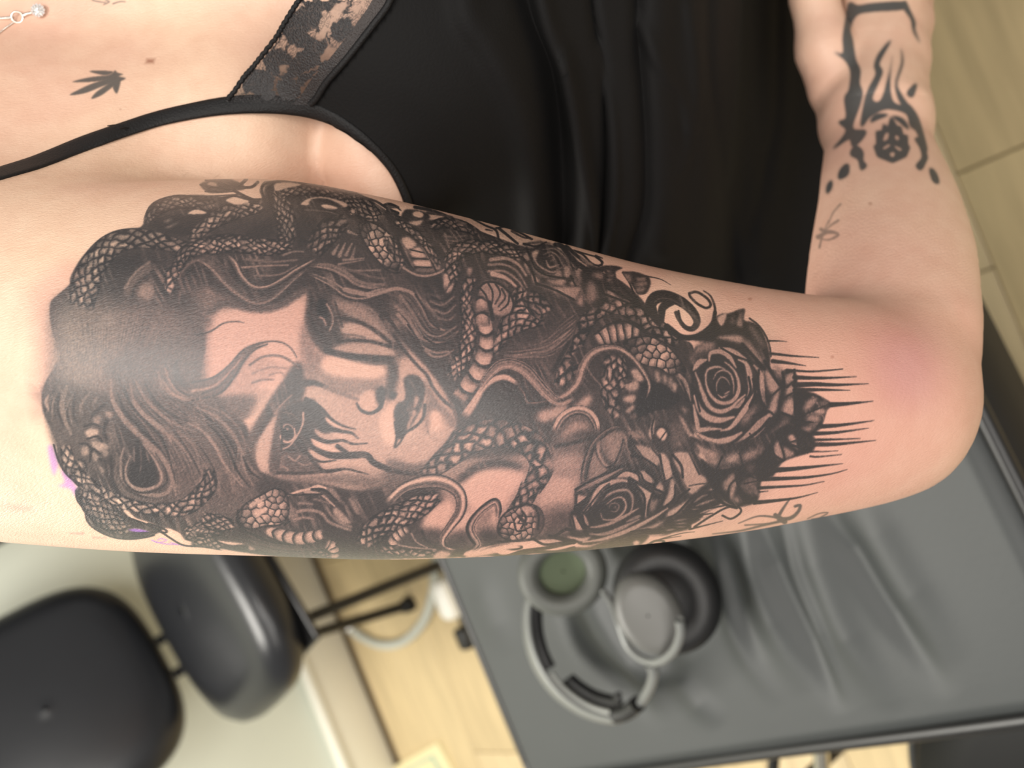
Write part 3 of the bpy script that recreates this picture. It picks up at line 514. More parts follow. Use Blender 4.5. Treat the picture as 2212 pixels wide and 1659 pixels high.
    # open mouth
    fill('k:880,340 1080,420 1300,480 1500,520 1620,820 1500,960 1200,1000 950,1080 800,900 800,500', .86, 3)
    fill('k:1000,560 1150,560 1350,640 1450,710 1500,780 1350,900 1200,920 1000,1010 950,880 1000,700', .94, 2)
    snake('k:690,240 650,420 640,600 660,780 700,920 740,1030', [60, 110, 125, 120, 100, 40], 18, .12, 1, shade=.35, wide=.8)
    snake('k:760,260 800,420 800,580 780,700', [50, 60, 60, 40], 17, .15, 1, shade=.4)
    lights('k', '900,460 960,420 1040,500 1050,570 960,560|.2|2.5;830,600 960,560 1000,620 950,690 850,680|.25|3;810,770 920,730 960,760 920,830 830,820|.2|2.5;840,920 930,850 945,890 860,960|.25|2.5;880,1000 960,950 960,1020|.55|2.5')
    lights('k', '1180,460 1230,450 1260,560 1225,590 1195,560|.34|2.5;1280,500 1330,500 1330,600 1290,600|.36|2.5;1350,530 1400,540 1380,640 1345,640|.4|2.5;1400,580 1450,610 1440,690 1395,680|.25|2.5;1100,400 1150,410 1160,550|.6|3')
    lines('k', '1440,450 1500,560 1560,720 1620,900 1640,1000|5|5|.9;1450,440 1530,480 1600,500|4|3|.8;1480,500 1560,600 1620,800|8|5|.35;830,600 900,580|3|3|.9', soft=1.5)
    lock('k:-20,790 130,740 270,600 330,420 420,270 560,190 720,180 860,250 980,370 1080,520 1120,640 1080,790', [45, 50, 60, 65, 65, 55, 40, 38, 34, 30, 24, 8], .42, 3, .7)
    fill('k:420,500 520,350 560,420 530,700 560,950 600,1080 520,1050 400,900 280,800 300,680', .78, 5)
    lights('k', '200,880 320,790 420,720 430,790 380,880 250,880|.12|5;-20,900 150,860 60,1000|.2|4')
    # second head with eye
    fill('k:900,1080 1250,930 1500,950 1640,1250 1720,1440 1400,1420 1150,1320 1000,1250', .82, 3)
    lights('k', '1205,1185 1270,1125 1335,1200 1290,1285 1225,1235|.08|1.5;1110,1180 1150,1080 1170,980 1185,1080 1160,1250 1130,1260|.22|1.5;1475,980 1540,1040 1600,1160 1690,1270 1600,1240 1520,1110|.22|2.5;1400,1060 1500,1100 1560,1300 1430,1330 1390,1180|.62|5;1490,880 1570,900 1560,960|.4|3')
    lines('k', '1330,1160 1240,1285|2.5|2.5|.92;1180,990 1150,1150 1170,1300|3|4|.92;1200,1130 1260,1110 1330,1140 1360,1220|4|4|.9', soft=.9)
    # curls and vine loop at the neck
    fill('k:-20,1200 120,1010 300,930 440,980 500,1150 300,1200 100,1300 -20,1350', .6, 4); fill('k:60,1230 200,1070 330,1060 400,1130 250,1160 120,1240', .25, 5)
    lock('k:-30,1200 80,1010 240,920 390,950 480,1070 500,1200', [40, 55, 55, 55, 55, 30], .4, 3, .6)
    fill('k:-20,1340 250,1270 430,1250 330,1380 300,1659 -20,1659', .55, 8); line('k:0,1350 200,1310 440,1250', 8, .85, soft=2.5)
    fill('k:-20,1480 280,1450 280,1659 -20,1659', .25, 8)
    fill('k:500,1230 620,1180 800,1170 850,1250 760,1530 700,1570 560,1420', .5, 3); fill('k:590,1260 700,1210 800,1220 770,1380 720,1500 660,1500', .38, 4)
    lights('k', '860,1170 950,1170 1030,1230 1020,1280 920,1270|.38|3')
    fill('k:400,1500 470,1400 540,1500 620,1620 560,1700 400,1750', .4, 4)
    lock('k:830,1130 700,1130 560,1210 450,1330 390,1480 350,1640 330,1790 360,1840', [15, 30, 38, 40, 42, 45, 40, 15], .62, 3, .5)
    lock('l:520,80 510,180 530,300 600,410 700,440', [30, 36, 36, 32, 15], .5, 2, .6)
    lines('l', '810,110 770,250 700,400 620,440|4|4|.88;900,60 880,180 930,300|4|8|.85;840,80 860,200 900,300|5|4|.35', soft=1)
    # ---- large rose
    fill('z:1494,765 1520,738 1545,712 1600,694 1640,706 1662,760 1668,798 1716,802 1722,850 1720,905 1690,935 1655,950 1620,966 1585,962 1550,968 1516,950 1498,925 1492,850', .9, 1.5)
    lights('m', '-30,690 40,520 180,490 230,540 100,640 -20,740|.42|4;10,640 140,590 100,680 0,730|.8|4;220,440 500,425 515,510 380,480|.24|3;525,500 600,600 720,735 750,700 620,520 560,465|.32|4;580,300 650,350 740,500 750,570 640,420|.45|4;770,785 900,920 920,980 850,1060 790,980|.26|3;930,1010 910,1120 885,1255 805,1250 860,1090|.24|3;850,735 950,790 970,880 900,870|.36|4;990,870 1075,825 1085,900 1000,960|.24|3;1000,1000 1080,955 1085,1030 1000,1090|.26|3;950,1240 1010,1120 1070,1110 1095,1270 1000,1290|.18|4;810,1520 900,1420 1000,1320 1030,1350 920,1480|.5|4;500,1340 580,1240 690,1180 640,1290 540,1400|.42|5;560,860 600,760 640,900 620,1040|.6|3')
    rims('m', '240,1030 245,940 290,880 350,900 385,960|15;255,1065 300,1100 370,1065|19;330,1060 385,1030|15;205,900 250,825 330,805 395,850 425,950 425,1060|20;120,870 150,795 250,765 330,790|28;120,850 130,960 175,1070 265,1150 370,1155 455,1090 485,970 450,840 390,760 330,715|41;10,830 50,930 90,1050 155,1190 265,1250 385,1220 480,1130 550,1070|49;-10,800 50,720 130,690|59;160,700 175,620 280,600 380,660 450,770|54;0,1080 60,1230 150,1315 280,1345 430,1310|72;-10,1180 30,1380 50,1450 160,1440 290,1440|51;290,1460 400,1420 540,1240 670,1030|56;30,1490 150,1560 260,1580 400,1545 510,1480|69;270,560 400,590 560,680|51;480,690 560,730 600,860 605,1000 580,1090|56;650,750 720,840 735,960 750,1140|54;450,1610 600,1520 760,1350 850,1270|108|.28;430,1210 500,1180 540,1110|51|.3;740,1010 760,1130 780,1180|26|.5')
    lines('m', '590,880 610,1020 560,1130 440,1290|5|4;700,800 690,1000 740,1170|5|4;290,560 430,640 560,690|4|3;600,1490 660,1560|3|2;640,1300 800,1250 890,1320|5|4;960,830 970,980 930,1150 900,1340|6|6;1085,800 1095,960 1090,1280|5|5;1000,830 1085,800|5|4;760,700 880,900 960,1000|6|6;850,1070 930,1000|4|3;1000,990 1085,920|4|3;980,1100 1085,1040|4|3;930,1260 1060,1310|6|5;0,1000 60,1250|4|4;520,520 700,720 760,790|7|7;640,900 660,1050 600,1200|6|5;820,1330 700,1460 480,1620|7|6', v=.92, soft=1.2)
    line('m:600,240 700,320 780,440 820,560 830,650', 4, .8)
    # leaves of the large rose
    fill('m:230,240 300,190 380,185 540,135 535,240 570,380 450,400 220,400', .88, 1.5)
    lights('m', '245,235 350,190 300,325|.12|1.5;455,290 510,180 520,330 470,325|.35|2;380,280 430,210 430,300|.6|2.5')
    fill('m:1090,1040 1290,1050 1490,1170 1440,1240 1390,1390 1340,1460 1180,1545 1050,1350 1100,1280', .92, 1.5)
    lights('m', '1185,1250 1230,1130 1340,1105 1280,1200|.34|3;1340,1140 1440,1160 1400,1200|.5|3;1290,1260 1340,1218 1425,1228 1395,1290|.28|2.5;1210,1345 1270,1278 1375,1312 1335,1375|.34|4;1160,1455 1290,1388 1260,1470|.34|4')
    lines('m', '1050,1360 1250,1260 1470,1170|4|3;1290,1370 1130,1360|4|3', v=.92)
    # lower leaves
    fill('n:250,650 460,760 730,700 940,560 1050,380 1250,290 1500,420 1500,560 1430,600 1170,690 1050,850 930,900 885,1110 700,1180 560,1140 420,1020 330,900', .91, 1.5)
    fill('n:150,420 300,560 400,760 730,720 960,560 1080,380 800,440 500,500', .87, 2)
    lights('n', '1080,490 1120,480 1170,655 1070,620|.25|2.5;1170,530 1240,560 1290,610 1190,645|.34|2.5;1215,420 1270,395 1305,460 1250,475|.2|2;1255,490 1330,490 1355,550 1300,540|.2|2;510,930 620,815 645,850 560,1010|.34|3;580,1050 620,930 665,895 640,1010 610,1100|.22|2.5;700,950 850,865 875,930 760,985|.5|4;730,1010 885,965 870,1040|.55|4;600,1110 660,1060 700,1140|.4|3;780,740 850,720 830,790|.55|5;250,520 370,565 470,600 450,730 340,690|.36|4;530,700 570,615 680,600 690,680 610,705|.30|4;735,600 915,545 870,630 750,680|.38|4;300,540 400,590 420,650|.2|4;-20,630 150,605 210,720 280,870 330,905 150,990 100,850 0,700|.18|5;100,930 250,930 320,910 250,980 130,1020|.22|3;-40,1270 40,1180 130,1090 90,1180 0,1270|.2|3')
    lines('n', '650,820 680,960 780,1080 880,1120|5|4;570,1080 580,960 660,870|4|3;760,830 870,870|4|3;740,930 880,900|4|3;120,950 220,935 320,910|4|2|.75;690,600 730,720|4|3;500,640 450,760|5|4;1130,480 1170,600 1180,670|4|4;1050,450 1060,600 1160,680|5|5;1300,460 1240,480|3|3;1160,490 1320,530 1430,590|6|5', v=.92, soft=1)
    fill('n:100,1190 230,1050 420,1000 510,1120 320,1250 170,1350', .88, 1.5)
    rims('n', '200,1130 280,1070 340,1050|26|.42;220,1170 330,1130 420,1100|26|.42;180,1210 260,1210|24|.5;270,1250 420,1190 540,1170|26|.25;260,1310 400,1280|26|.2')
    lines('n', '200,1400 350,1300 550,1190 680,1185 705,1240 600,1310 505,1275|4|4;170,1230 400,1190 560,1160|4|3;420,980 440,1080 550,1160 660,1190|8|6;160,1290 400,1250|4|2;-20,1170 80,1230 150,1400|4|6', v=.9)
    # drips
    lines('m', '795,485 900,485 1000,492|4|.8;820,622 950,635 1100,650 1350,665|6|1;850,705 1000,722 1210,755|9|.8;1000,800 1250,817 1450,805 1610,790|5|2;1085,880 1300,888 1500,885 1760,872|9|1.2;1090,965 1300,955 1550,962 1890,950|12|1;1090,1020 1350,1015 1690,1022|10|1;1470,1178 1650,1168 1940,1140|11|1;1350,1415 1600,1398 1950,1350|10|1;1280,1492 1550,1478 1890,1432|9|1;1190,1562 1500,1555 1800,1545|7|1.2;1140,1605 1500,1608 1700,1592 1970,1565|12|1', v=.9, soft=1.2)
    lines('n', '1420,580 1600,580 1760,572|4|.6;1460,632 1550,637 1800,612|4|1;1030,785 1250,770 1500,745 1810,712|12|1;900,880 1200,872 1450,857 1700,820 1860,775|10|1;900,975 1150,962 1400,945 1610,905|7|1;850,1135 1000,1122 1300,1085 1540,1025|9|.6;900,1020 1000,1010|3|1', v=.9, soft=1.2)
    # ---- second rose
    fill('l:235,715 330,650 700,440 850,390 1110,420 1260,550 1330,640 1440,620 1440,820 1340,1000 1060,1190 700,1290 350,1370 180,1260 170,1000 225,930', .88, 1.5)
    fill('l:880,90 1150,160 1330,260 1420,420 1440,600 1300,640 1180,480 1050,400 900,300', .86, 2)
    fill('l:1380,260 1650,230 1800,560 1850,700 1600,850 1400,1040 1330,1000 1440,800', .86, 2)
    lights('l', '250,770 375,800 250,895|.18|2.1;720,565 830,475 985,520 1000,610 880,560|.2|2.1;1000,500 1085,485 1165,590 1150,645 1050,600|.26|2.1;945,640 1100,700 1155,760 1115,870 1105,1000 1050,1045 1060,880 1000,720|.2|2.5;1190,700 1260,615 1295,720 1255,750|.26|2.1;1240,285 1310,280 1375,400 1405,515 1310,610 1265,480|.2|2.1;1380,570 1430,650 1412,800 1310,900 1285,880 1350,740|.22|2.1;900,1210 1100,1150 1300,1080 1335,1110 1150,1190|.22|2.1;195,1020 260,1045 325,1170 300,1195 225,1165|.16|2.1;940,180 1150,210 1245,320 1200,430 1050,330|.28|2.1;1400,290 1600,275 1700,480 1800,580 1780,650 1600,700 1510,560|.2|2.1;1340,1040 1340,980 1480,890 1620,810 1560,890 1440,1000|.2|2.1;1120,870 1230,820 1170,960 1140,960|.45|2.1;0,1245 120,1180 180,1150 170,1200|.4|2.1;130,1260 300,1280 420,1270 330,1330|.2|1.4;1580,700 1760,640 1640,760|.2|2.1')
    rims('l', '640,930 660,880 730,870 760,910 720,970 660,960|16|.4;695,930 715,905 725,940|10|.5;610,880 700,815 790,800 840,870 830,950 770,1020 690,1065 570,1060 540,990|26|.26;510,880 600,790 720,725 860,715 920,800 915,920 880,1010|32|.3;320,990 420,880 480,770 560,665 680,615 800,595 880,615|66|.2;330,1000 360,1080 400,1150|50|.3;390,1160 550,1140 700,1090 850,1010 990,930|40|.3;410,1235 560,1240 750,1180 1000,1060|44|.34;250,725 430,640 620,545 790,455|46|.36;330,1335 600,1290 900,1180 1150,1050 1340,930|50|.22;850,1090 960,1040 1040,1010|40|.45')
    lines('l', '240,710 330,650 500,560 800,430|6|5;330,990 400,900 560,700 640,640|4|3;880,590 900,700 1000,820 1040,1040|7|6;880,560 1000,640 1160,740|4|4;320,1010 340,1100 400,1170|5|4;1310,610 1400,560|3|3;1160,740 1240,810|4|4;230,930 330,980|4|4;400,1150 450,1020 520,900|4|4;540,910 600,900 640,960|4|4;1600,660 1700,642 1800,632|3|2|.75', v=.91, soft=1)
    lines('l', '250,770 240,900 225,940|5|5;250,900 380,800 500,660 650,590|5|4;700,570 830,480 980,520 1010,610|4|4;830,470 1000,500 1060,600 1170,650|4|4;1085,485 1200,600 1180,680|5|4;945,640 1060,800 1050,1045|6|5;1155,760 1110,900 1100,1010|4|5;1190,700 1300,760 1270,880|5|5;1245,290 1280,480 1310,610|5|4;1380,400 1410,520|4|4;1430,650 1415,810 1300,920|4|4;900,300 1050,330 1200,430|5|5;940,180 1000,260 1050,330|3|3;1150,210 1240,320|3|3;1400,290 1500,420 1520,560|6|5;1600,275 1660,400 1720,520|3|4;1600,700 1500,780 1440,860|4|4;1340,1040 1440,1000 1620,810|4|5;900,1210 1100,1180 1150,1190|4|4;195,1020 220,1120 230,1170|4|4;260,1045 330,1170|4|4;120,1180 0,1250|3|3;640,640 600,760 520,880|4|3;420,880 400,1000 420,1100|3|3', v=.92, soft=1)
    # foliage under the second rose and along the outer edge
    fill('l:1350,1050 1560,990 1610,1160 1400,1220 1300,1250 1050,1250 1000,1200 1200,1160', .86, 2)
    rims('l', '1420,1080 1560,1060|20|.42;1430,1115 1570,1105|18|.42;1440,1150 1550,1150|16|.45;1330,1190 1420,1180|24|.4;1000,1260 1200,1250 1300,1235|20|.2')
    fill('l:700,1290 1080,1230 1090,1300 950,1400 800,1420 650,1420 500,1440 350,1480 200,1500 0,1510 0,1470 200,1400 400,1390', .8, 2)
    lights('l', '920,1340 970,1310 1010,1340 960,1390|.05|2;740,1395 800,1380 800,1410|.15|2;0,1400 240,1345 250,1370 60,1440|.05|2;330,1470 450,1420 520,1440 400,1480|.2|2;550,1430 650,1420 600,1460|.05|2;0,1300 120,1310 200,1330 60,1345|.1|2')
    lines('l', '1080,1385 1180,1320 1300,1325 1200,1375 1090,1385|4|3;1050,1380 1250,1300 1500,1230 1660,1210|3|1;1600,1180 1800,1130 2000,1080|4|1;1250,1300 1500,1260|2|1', v=.88)
    lines('i', '1300,1330 1500,1320 1700,1300|4|4|.85;1720,1290 1850,1360 2000,1350 2150,1320|5|5;1100,1440 1250,1390 1450,1360 1590,1390 1500,1420 1300,1400|4|4;1000,1500 1200,1480 1400,1500 1600,1440 1900,1400 2212,1330|5|8;1050,1490 1150,1440 1300,1480|6|5;1460,1510 1700,1450 2000,1450 2212,1400|8|6;1900,1500 2212,1430|10|12;2000,1250 2120,1180 2212,1200|6|8;1920,1260 2212,1330|8|10;850,1500 1000,1520 1100,1530|4|5', v=.86, soft=1.2)
    fill('z:1000,1206 1040,1187 1110,1172 1150,1170 1090,1190 1040,1202', .04, 2); fill('z:935,1204 950,1190 975,1195 960,1207', .1, 2)
    # ---- small rose on the inside of the arm
    fill('g:1590,860 1640,740 1600,700 1830,675 2050,740 2212,850 2300,1000 2212,1060 2300,1200 2212,1390 2050,1320 1750,1200 1660,1020', .84, 1.5)
    lights('g', '1710,800 1790,780 1760,860 1740,920|.15|2;1640,720 1760,690 1840,690 1700,750|.3|2;1600,870 1650,800 1680,900|.3|2;1700,1060 1800,1140 1740,1185|.16|2.5;1780,1175 1950,1205 2100,1235 2250,1250 2230,1370 2000,1285|.24|4;1880,1130 2110,1150 2080,1195 1960,1180|.26|2.5;1700,900 1760,1000 1830,1060 2060,1080 2060,1110 1850,1100 1740,1030|.4|2.5;1610,930 1650,940 1690,1060 1650,1030|.25|2')
    rims('g', '1895,860 1940,835 1980,890 1930,905|14|.3;1850,830 1930,795 2020,850 2060,930|18|.34;1880,900 1920,980 2030,950|26|.25;1740,830 1765,930 1850,1000 1960,1040 2070,980|24|.32;1840,770 1980,760 2100,860 2160,980|20|.4;1850,690 2000,730 2140,850 2212,980|26|.3')
    lights('j', '100,530 165,530 185,640 110,650|.28|2;0,690 120,690 60,745|.24|2;0,590 70,580 70,640 0,650|.35|2;-10,840 100,850 200,880 320,790 240,770 0,790|.24|3;170,740 220,690 250,750|.2|2;240,560 320,470 350,560 310,640 300,740 240,640|.34|3;400,560 520,560 550,600 440,640|.5|3', 0.3)
    lines('g', '1590,860 1700,1000 1760,1180|5|5;1640,750 1700,880 1760,1000 1900,1080 2100,1110|4|4;1610,700 1760,730 1880,680|4|3;1760,1170 2000,1260 2212,1370|5|5', v=.9)
    lines('j', '0,270 80,290 200,450 350,560 480,680|10|12;130,290 280,420 420,520 560,580|8|6;220,335 400,390 520,420|3|3;250,350 330,390 430,490 520,520 560,480 480,410|4|5;180,640 240,760|4|4;250,560 300,500|4|4;480,400 560,430|4|2', v=.88, soft=1)
    lights('j', '280,380 360,440 500,540 480,580 330,480|.45|2')
    # leaves and stems near it
    fill('j:300,600 420,520 560,600 620,700 780,770 640,790 540,900 540,1010 420,1050 330,1060 250,960 330,820 320,700', .86, 2)
    lights('j', '400,700 480,760 500,880 440,960 380,930 370,820|.38|4;250,960 320,850 330,1000|.3|3;430,620 550,600 570,680 480,670|.4|3;640,810 760,900 840,950 740,930 620,860|.25|3')
    fill('j:500,545 640,515 800,545 720,590 725,690 640,725 590,600', .8, 1.2); lights('j', '620,640 690,620 690,650|.35|2;600,580 650,570 650,610|.4|2;610,690 680,670 650,710|.4|2')
    lines('j', '620,790 800,880 1000,1000 1150,1120|5|5;810,785 900,880 1000,980|4|5;670,760 780,770|3|1;800,600 880,720 940,860 1010,1000 1120,1090 1220,1180|3|6;560,850 700,900 860,960|5|4', v=.9)
    fill('j:800,600 860,590 960,595 1100,645 1135,700 1130,760 1080,850 980,860 910,750', .82, 1.2)
    lights('j', '820,620 880,620 910,690 880,720|.4|2;960,670 1080,660 1070,700 980,700|.4|2;950,730 1090,710 1080,760 960,760|.4|2.5;960,790 1080,780 1040,830 980,830|.4|2.5')
    line('j:1090,645 1250,680 1380,750', 3, .8, .6)
    # swirls
    line('j:1230,1200 1160,1080 1140,980 1200,900 1330,885 1500,950 1640,1070 1690,1190 1640,1270 1560,1260 1490,1180 1470,1060', [14, 21, 25, 27, 24, 22, 20, 18, 14, 10, 8, 4], .86, soft=1.2)
    line('j:1270,1180 1270,1050 1310,990 1420,960', [10, 16, 18, 8], .86, soft=1.5)
    lines('j', '1180,960 1250,910 1400,930 1600,1060|2|2|.6;1440,1080 1470,1160 1540,1240|8|5|.8;1600,850 1690,835 1810,910 1855,990 1800,1025 1690,970 1610,890 1600,850|5|5|.88;1770,820 1850,880 1900,1000 1905,1100|2|6|.86;1905,1080 1880,1200 1790,1300 1660,1370 1500,1370 1330,1250|8|14|.92', soft=1.3)
    fill('j:1500,1360 1680,1360 1820,1290 1900,1200 1960,1290 1900,1400 1700,1420', .93, 2)
    # ---- old faded work near the elbow (blue-grey)
    for s, w, w1 in (('680,1360 880,1285 1050,1290 1150,1320', 2, 5), ('400,1475 700,1440 950,1380 1150,1335', 2, 6), ('750,1380 1000,1365', 3, 3), ('1110,1290 1170,1190 1240,1090', 8, 3), ('1120,1320 1250,1300 1330,1230 1350,1165 1295,1175', 9, 6), ('1430,1310 1550,1255 1650,1245 1560,1300 1480,1315', 2, 3), ('1080,1270 1180,1340', 9, 12)):
        line('n:' + s, w, .7, w1, 1.4, 1, G)
    # ---- hand and wrist (blue-grey)
    g = lambda s, c=True: fill('q:' + s, .80, 1.6, 1, G, c)
    g('1040,20 1100,40 1200,25 1400,15 1400,60 1200,75 1090,100 1045,190 1060,270 1080,400 1110,470 1105,560 1125,620 1110,700 1060,860 1150,880 1110,950 1060,980 1040,930 930,1000 990,930 1020,870 970,820 1020,790 1010,660 1040,600 1050,480 1010,400 940,350 1000,360 1000,250 1020,120')
    g('1410,0 1450,80 1480,150 1480,200 1515,290 1470,210 1455,130 1410,60'); g('1320,270 1240,360 1210,440 1220,500 1170,600 1140,700 1120,850 1180,780 1290,730 1420,760 1450,840 1480,860 1440,720 1390,640 1360,560 1400,420 1385,320 1390,420 1350,560 1370,660 1395,710 1330,680 1310,560 1330,370 1310,480 1270,640 1230,690 1190,660 1230,560 1260,480 1240,420')
    g('1430,620 1490,560 1470,640 1450,650'); g('1430,700 1500,790 1560,1000 1540,1010 1480,930 1510,920 1450,800'); g('1500,930 1560,1040 1550,1090 1520,1140 1490,1110 1530,1050'); g('1580,1130 1620,1160 1640,1230 1600,1210')
    g('1090,980 1130,1020 1130,1080 1155,1110 1120,1140 1100,1070 1050,1040 1060,1000'); g('1030,1100 1030,1170 970,1200 980,1140'); g('920,1210 920,1260 890,1300 890,1250')
    g('1320,780 1360,850 1385,850 1400,910 1430,910 1430,970 1445,990 1420,1050 1330,1090 1230,1050 1205,980 1225,970 1220,880 1260,880 1270,830 1300,860', False); g('1180,820 1220,770 1300,770 1230,800'); g('1330,780 1400,800 1440,870 1380,820')
    for s in ('1280,890 1310,890 1300,940 1260,950', '1350,900 1380,920 1370,950 1340,930', '1260,990 1310,960 1320,980 1270,1010', '1340,970 1400,1000 1380,1020 1340,990', '1310,1020 1350,1020 1340,1060 1310,1050'): fill('q:' + s, .05, 1.4, 1, G)
    for s, w in (('830,1590 900,1555 965,1575 900,1610 840,1600', 10), ('980,1370 930,1430 900,1500', 4), ('840,1659 860,1580 900,1480', 5), ('965,1480 900,1525 860,1580', 5), ('850,1540 900,1560 940,1560', 8)): line('q:' + s, w, .42, 2, 2.2, 1, G)
    hb = (1760, 0, 2080, 430); x0, y0, x1, y1 = hb; G[y0:y1, x0:x1] = np.clip(blur(G[y0:y1, x0:x1], 2.4) * 1.75, 0, .8)
    # ---- chest: leaf-shaped mark, part of lettering at the upper edge, moles
    for s in ('600,380 520,375 475,380 560,400', '600,400 480,410 385,435 480,435 600,420', '610,410 500,440 420,475 370,505 450,495 540,460 620,430', '620,415 560,455 510,490 485,525 540,505 600,460 640,430', '630,420 600,455 605,480 620,497 632,470 640,430', '600,385 612,372 622,385 655,395 630,405 668,415 640,430 590,430 570,410'): fill('r:' + s, .74, 1.2, 1, G)
    for s, w in (('490,0 520,8 560,14', 3), ('560,0 580,10 550,25', 3), ('600,20 640,8 665,10', 3), ('535,-10 600,-5', 3)): line('r:' + s, w, .6, 2, 1, 1, G)
    for s in ('775,322 800,312 835,316 815,335 790,340',): fill('r:' + s, .8, 1, 1, BRN)
    for x, y, w in ((132, 81, 5), (110, 243, 5), (405, 174, 7), (83, 5, 4), (238, 381, 4), (495, 348, 3), (1620, 646, 7), (1798, 771, 6), (1908, 827, 6), (85, 384, 3), (1880, 440, 7), (1760, 590, 6), (260, 236, 3), (380, 315, 3)): line('z:%g,%g %g,%g' % (x - 1, y, x + 1, y), w, .55, None, 1.2, .7, BRN)
    # violet stencil remains and scratches
    fill('c:130,200 180,180 250,380 230,480 200,540 160,400', .55, 3, 1, PUR); fill('c:280,460 400,560 480,700 450,780 400,700 250,660 330,620', .55, 3, 1, PUR)
    lines('c', '1370,1310 1450,1340 1550,1310 1480,1290 1440,1310|2|2;1370,1310 1500,1350 1680,1362|2|2;1600,1340 1750,1375 1900,1385|2|1', v=.7, buf=PUR)
    lines('c', '380,1225 450,1230 550,1230|2|6;670,1275 740,1280 830,1285|4|2;190,1395 240,1400|3|3|.9;-400,900 -250,920 -40,925|2|4', v=.7, soft=2.5, buf=RED)
    # ---- redness of fresh work
    for s, v, sf in (('z:1250,540 1700,600 2000,600 2130,760 2080,1000 1700,1160 1300,1210 1150,900', .68, 60), ('z:300,540 900,520 1300,640 1300,1150 900,1200 300,1120', .72, 60), ('z:1740,-50 2000,-50 2040,350 2080,640 1740,620', .24, 40), ('z:60,640 150,560 180,600 120,660 125,760 110,820 95,870 60,880 75,760', .55, 14), ('z:430,690 660,650 690,790 500,860 430,800', .75, 18), ('z:680,790 850,800 880,960 1000,900 980,1010 800,1000', .6, 25), ('z:900,1080 1130,1000 1260,1010 1240,1140 950,1160', .75, 18), ('z:1620,740 1880,760 1900,1000 1700,1090 1560,1180 1500,1190 1400,1180 1600,1060', .6, 25), ('z:1860,690 1970,680 2020,760 2000,870 1920,890 1860,800', .8, 32), ('z:1000,1160 1400,1160 1560,1140 1700,1120 1400,1190 1000,1215', .5, 10), ('z:1420,640 1560,620 1700,720 1640,740 1500,700', .35, 20), ('z:1400,660 1500,700 1540,600 1420,600', .2, 15)):
        fill(s, v, sf, .8, RED)
    fill('z:1900,740 2010,740 2010,870 1920,850', .09, 30, .8, PUR); fill('z:1870,730 2000,720 2010,850 1900,870', .10, 34, .8, BRN)
    # healing haze over the whole piece
    hz = np.zeros_like(K); fill(OUT, 1, 8, 1, hz); fill('z:1500,700 1680,720 1740,860 1700,980 1640,1090 1500,1120', 1, 10, 1, hz); K[:] = K + .09 * hz * np.clip(1 - K, 0, 1) ** 1.5
    # brushed streaks that keep the solid black areas alive
    Y, X = np.mgrid[0:CH, 0:CW].astype(np.float32)
    bend = 18 * n2(X / 90, Y / 90) + 6 * n2(X / 35 + 9, Y / 35)
    stk = np.clip(n2((X * .9 - Y * .45 + bend) / 5.0, (X * .45 + Y * .9) / 46) - .5, 0, 1) * np.clip(n2(X / 55 + 3, Y / 55 + 8) * 1.6 - .3, 0, 1)
    K[:] = K - stk * .75 * np.clip((K - .62) / .12, 0, 1) * np.clip((.91 - K) / .04, 0, 1)
    # needle grain
    Y, X = np.mgrid[0:CH, 0:CW].astype(np.float32)
    gr = (n2(X * .55, Y * .30) - .5) * .30 + (n2(X * .9 + 40, Y * .9) - .5) * .22
    K[:] = np.clip(K + gr * K * (1 - K) * 2.6, 0, 1)
# ================================================================= the person: one implicit body, meshed once
def table(rows, n=240): return spline(np.array(rows, float), n)
# upper arm: photo x, upper edge, lower edge, depth of the axis
_a = table([(-500, 330, 1110, .42), (-250, 365, 1140, .41), (0, 385, 1170, .403), (300, 392, 1193, .40), (600, 388, 1203, .40), (800, 419, 1210, .40), (1000, 466, 1206, .40), (1200, 520, 1195, .402), (1400, 572, 1176, .408), (1600, 611, 1150, .418), (1750, 634, 1122, .426), (1900, 652, 1090, .435), (2000, 690, 1054, .44), (2060, 750, 1000, .444), (2095, 815, 935, .446), (2106, 865, 895, .447)])
AX = (_a[:, 0] - 1106) / FPX * _a[:, 3]; AY = ((_a[:, 1] + _a[:, 2]) / 2 - 829.5) / FPX * _a[:, 3]; AD = _a[:, 3]; AR = (_a[:, 2] - _a[:, 1]) / 2 / FPX * _a[:, 3] * .985
_f = table([(960, 1850, 2030, .452), (880, 1790, 2085, .452), (800, 1755, 2106, .454), (700, 1742, 2112, .46), (640, 1742, 2108, .47), (560, 1750, 2101, .488), (500, 1759, 2088, .502), (430, 1771, 2066, .52), (380, 1776, 2046, .535), (330, 1782, 2022, .55), (280, 1787, 2001, .565), (235, 1795, 1988, .578)])[::-1]
FY = (_f[:, 0] - 829.5) / FPX * _f[:, 3]; FX = ((_f[:, 1] + _f[:, 2]) / 2 - 1106) / FPX * _f[:, 3]; FD = _f[:, 3]; FR = (_f[:, 2] - _f[:, 1]) / 2 / FPX * _f[:, 3] * .985
_t = table([(-500, .57, .60), (-300, .49, .60), (0, .448, .58), (300, .432, .565), (600, .428, .56), (1000, .436, .565), (1300, .456, .58), (1500, .50, .62), (1620, .56, .68), (1720, .635, .74), (1850, .665, .76), (2000, .70, .78), (2400, .735, .80)])
TX = (_t[:, 0] - 1106) / FPX * .52
ZSEAT = .63; XSKIN = (1640 - 1106) / FPX * .52; XEND = TX[-1]
def smin(a, b, k): h = np.clip(.5 + .5 * (b - a) / k, 0, 1); return b * (1 - h) + a * h - k * h * (1 - h)
def pt(px, py, d): return np.array([(px - 1106) / FPX * d, (py - 829.5) / FPX * d, d])
def cone(p, a, b, ra, rb):
    d = b - a; q = p - a; t = np.clip(q @ d / (d @ d), 0, 1)
    return np.sqrt(((q - t[:, None] * d) ** 2).sum(1)) - (ra + (rb - ra) * t)
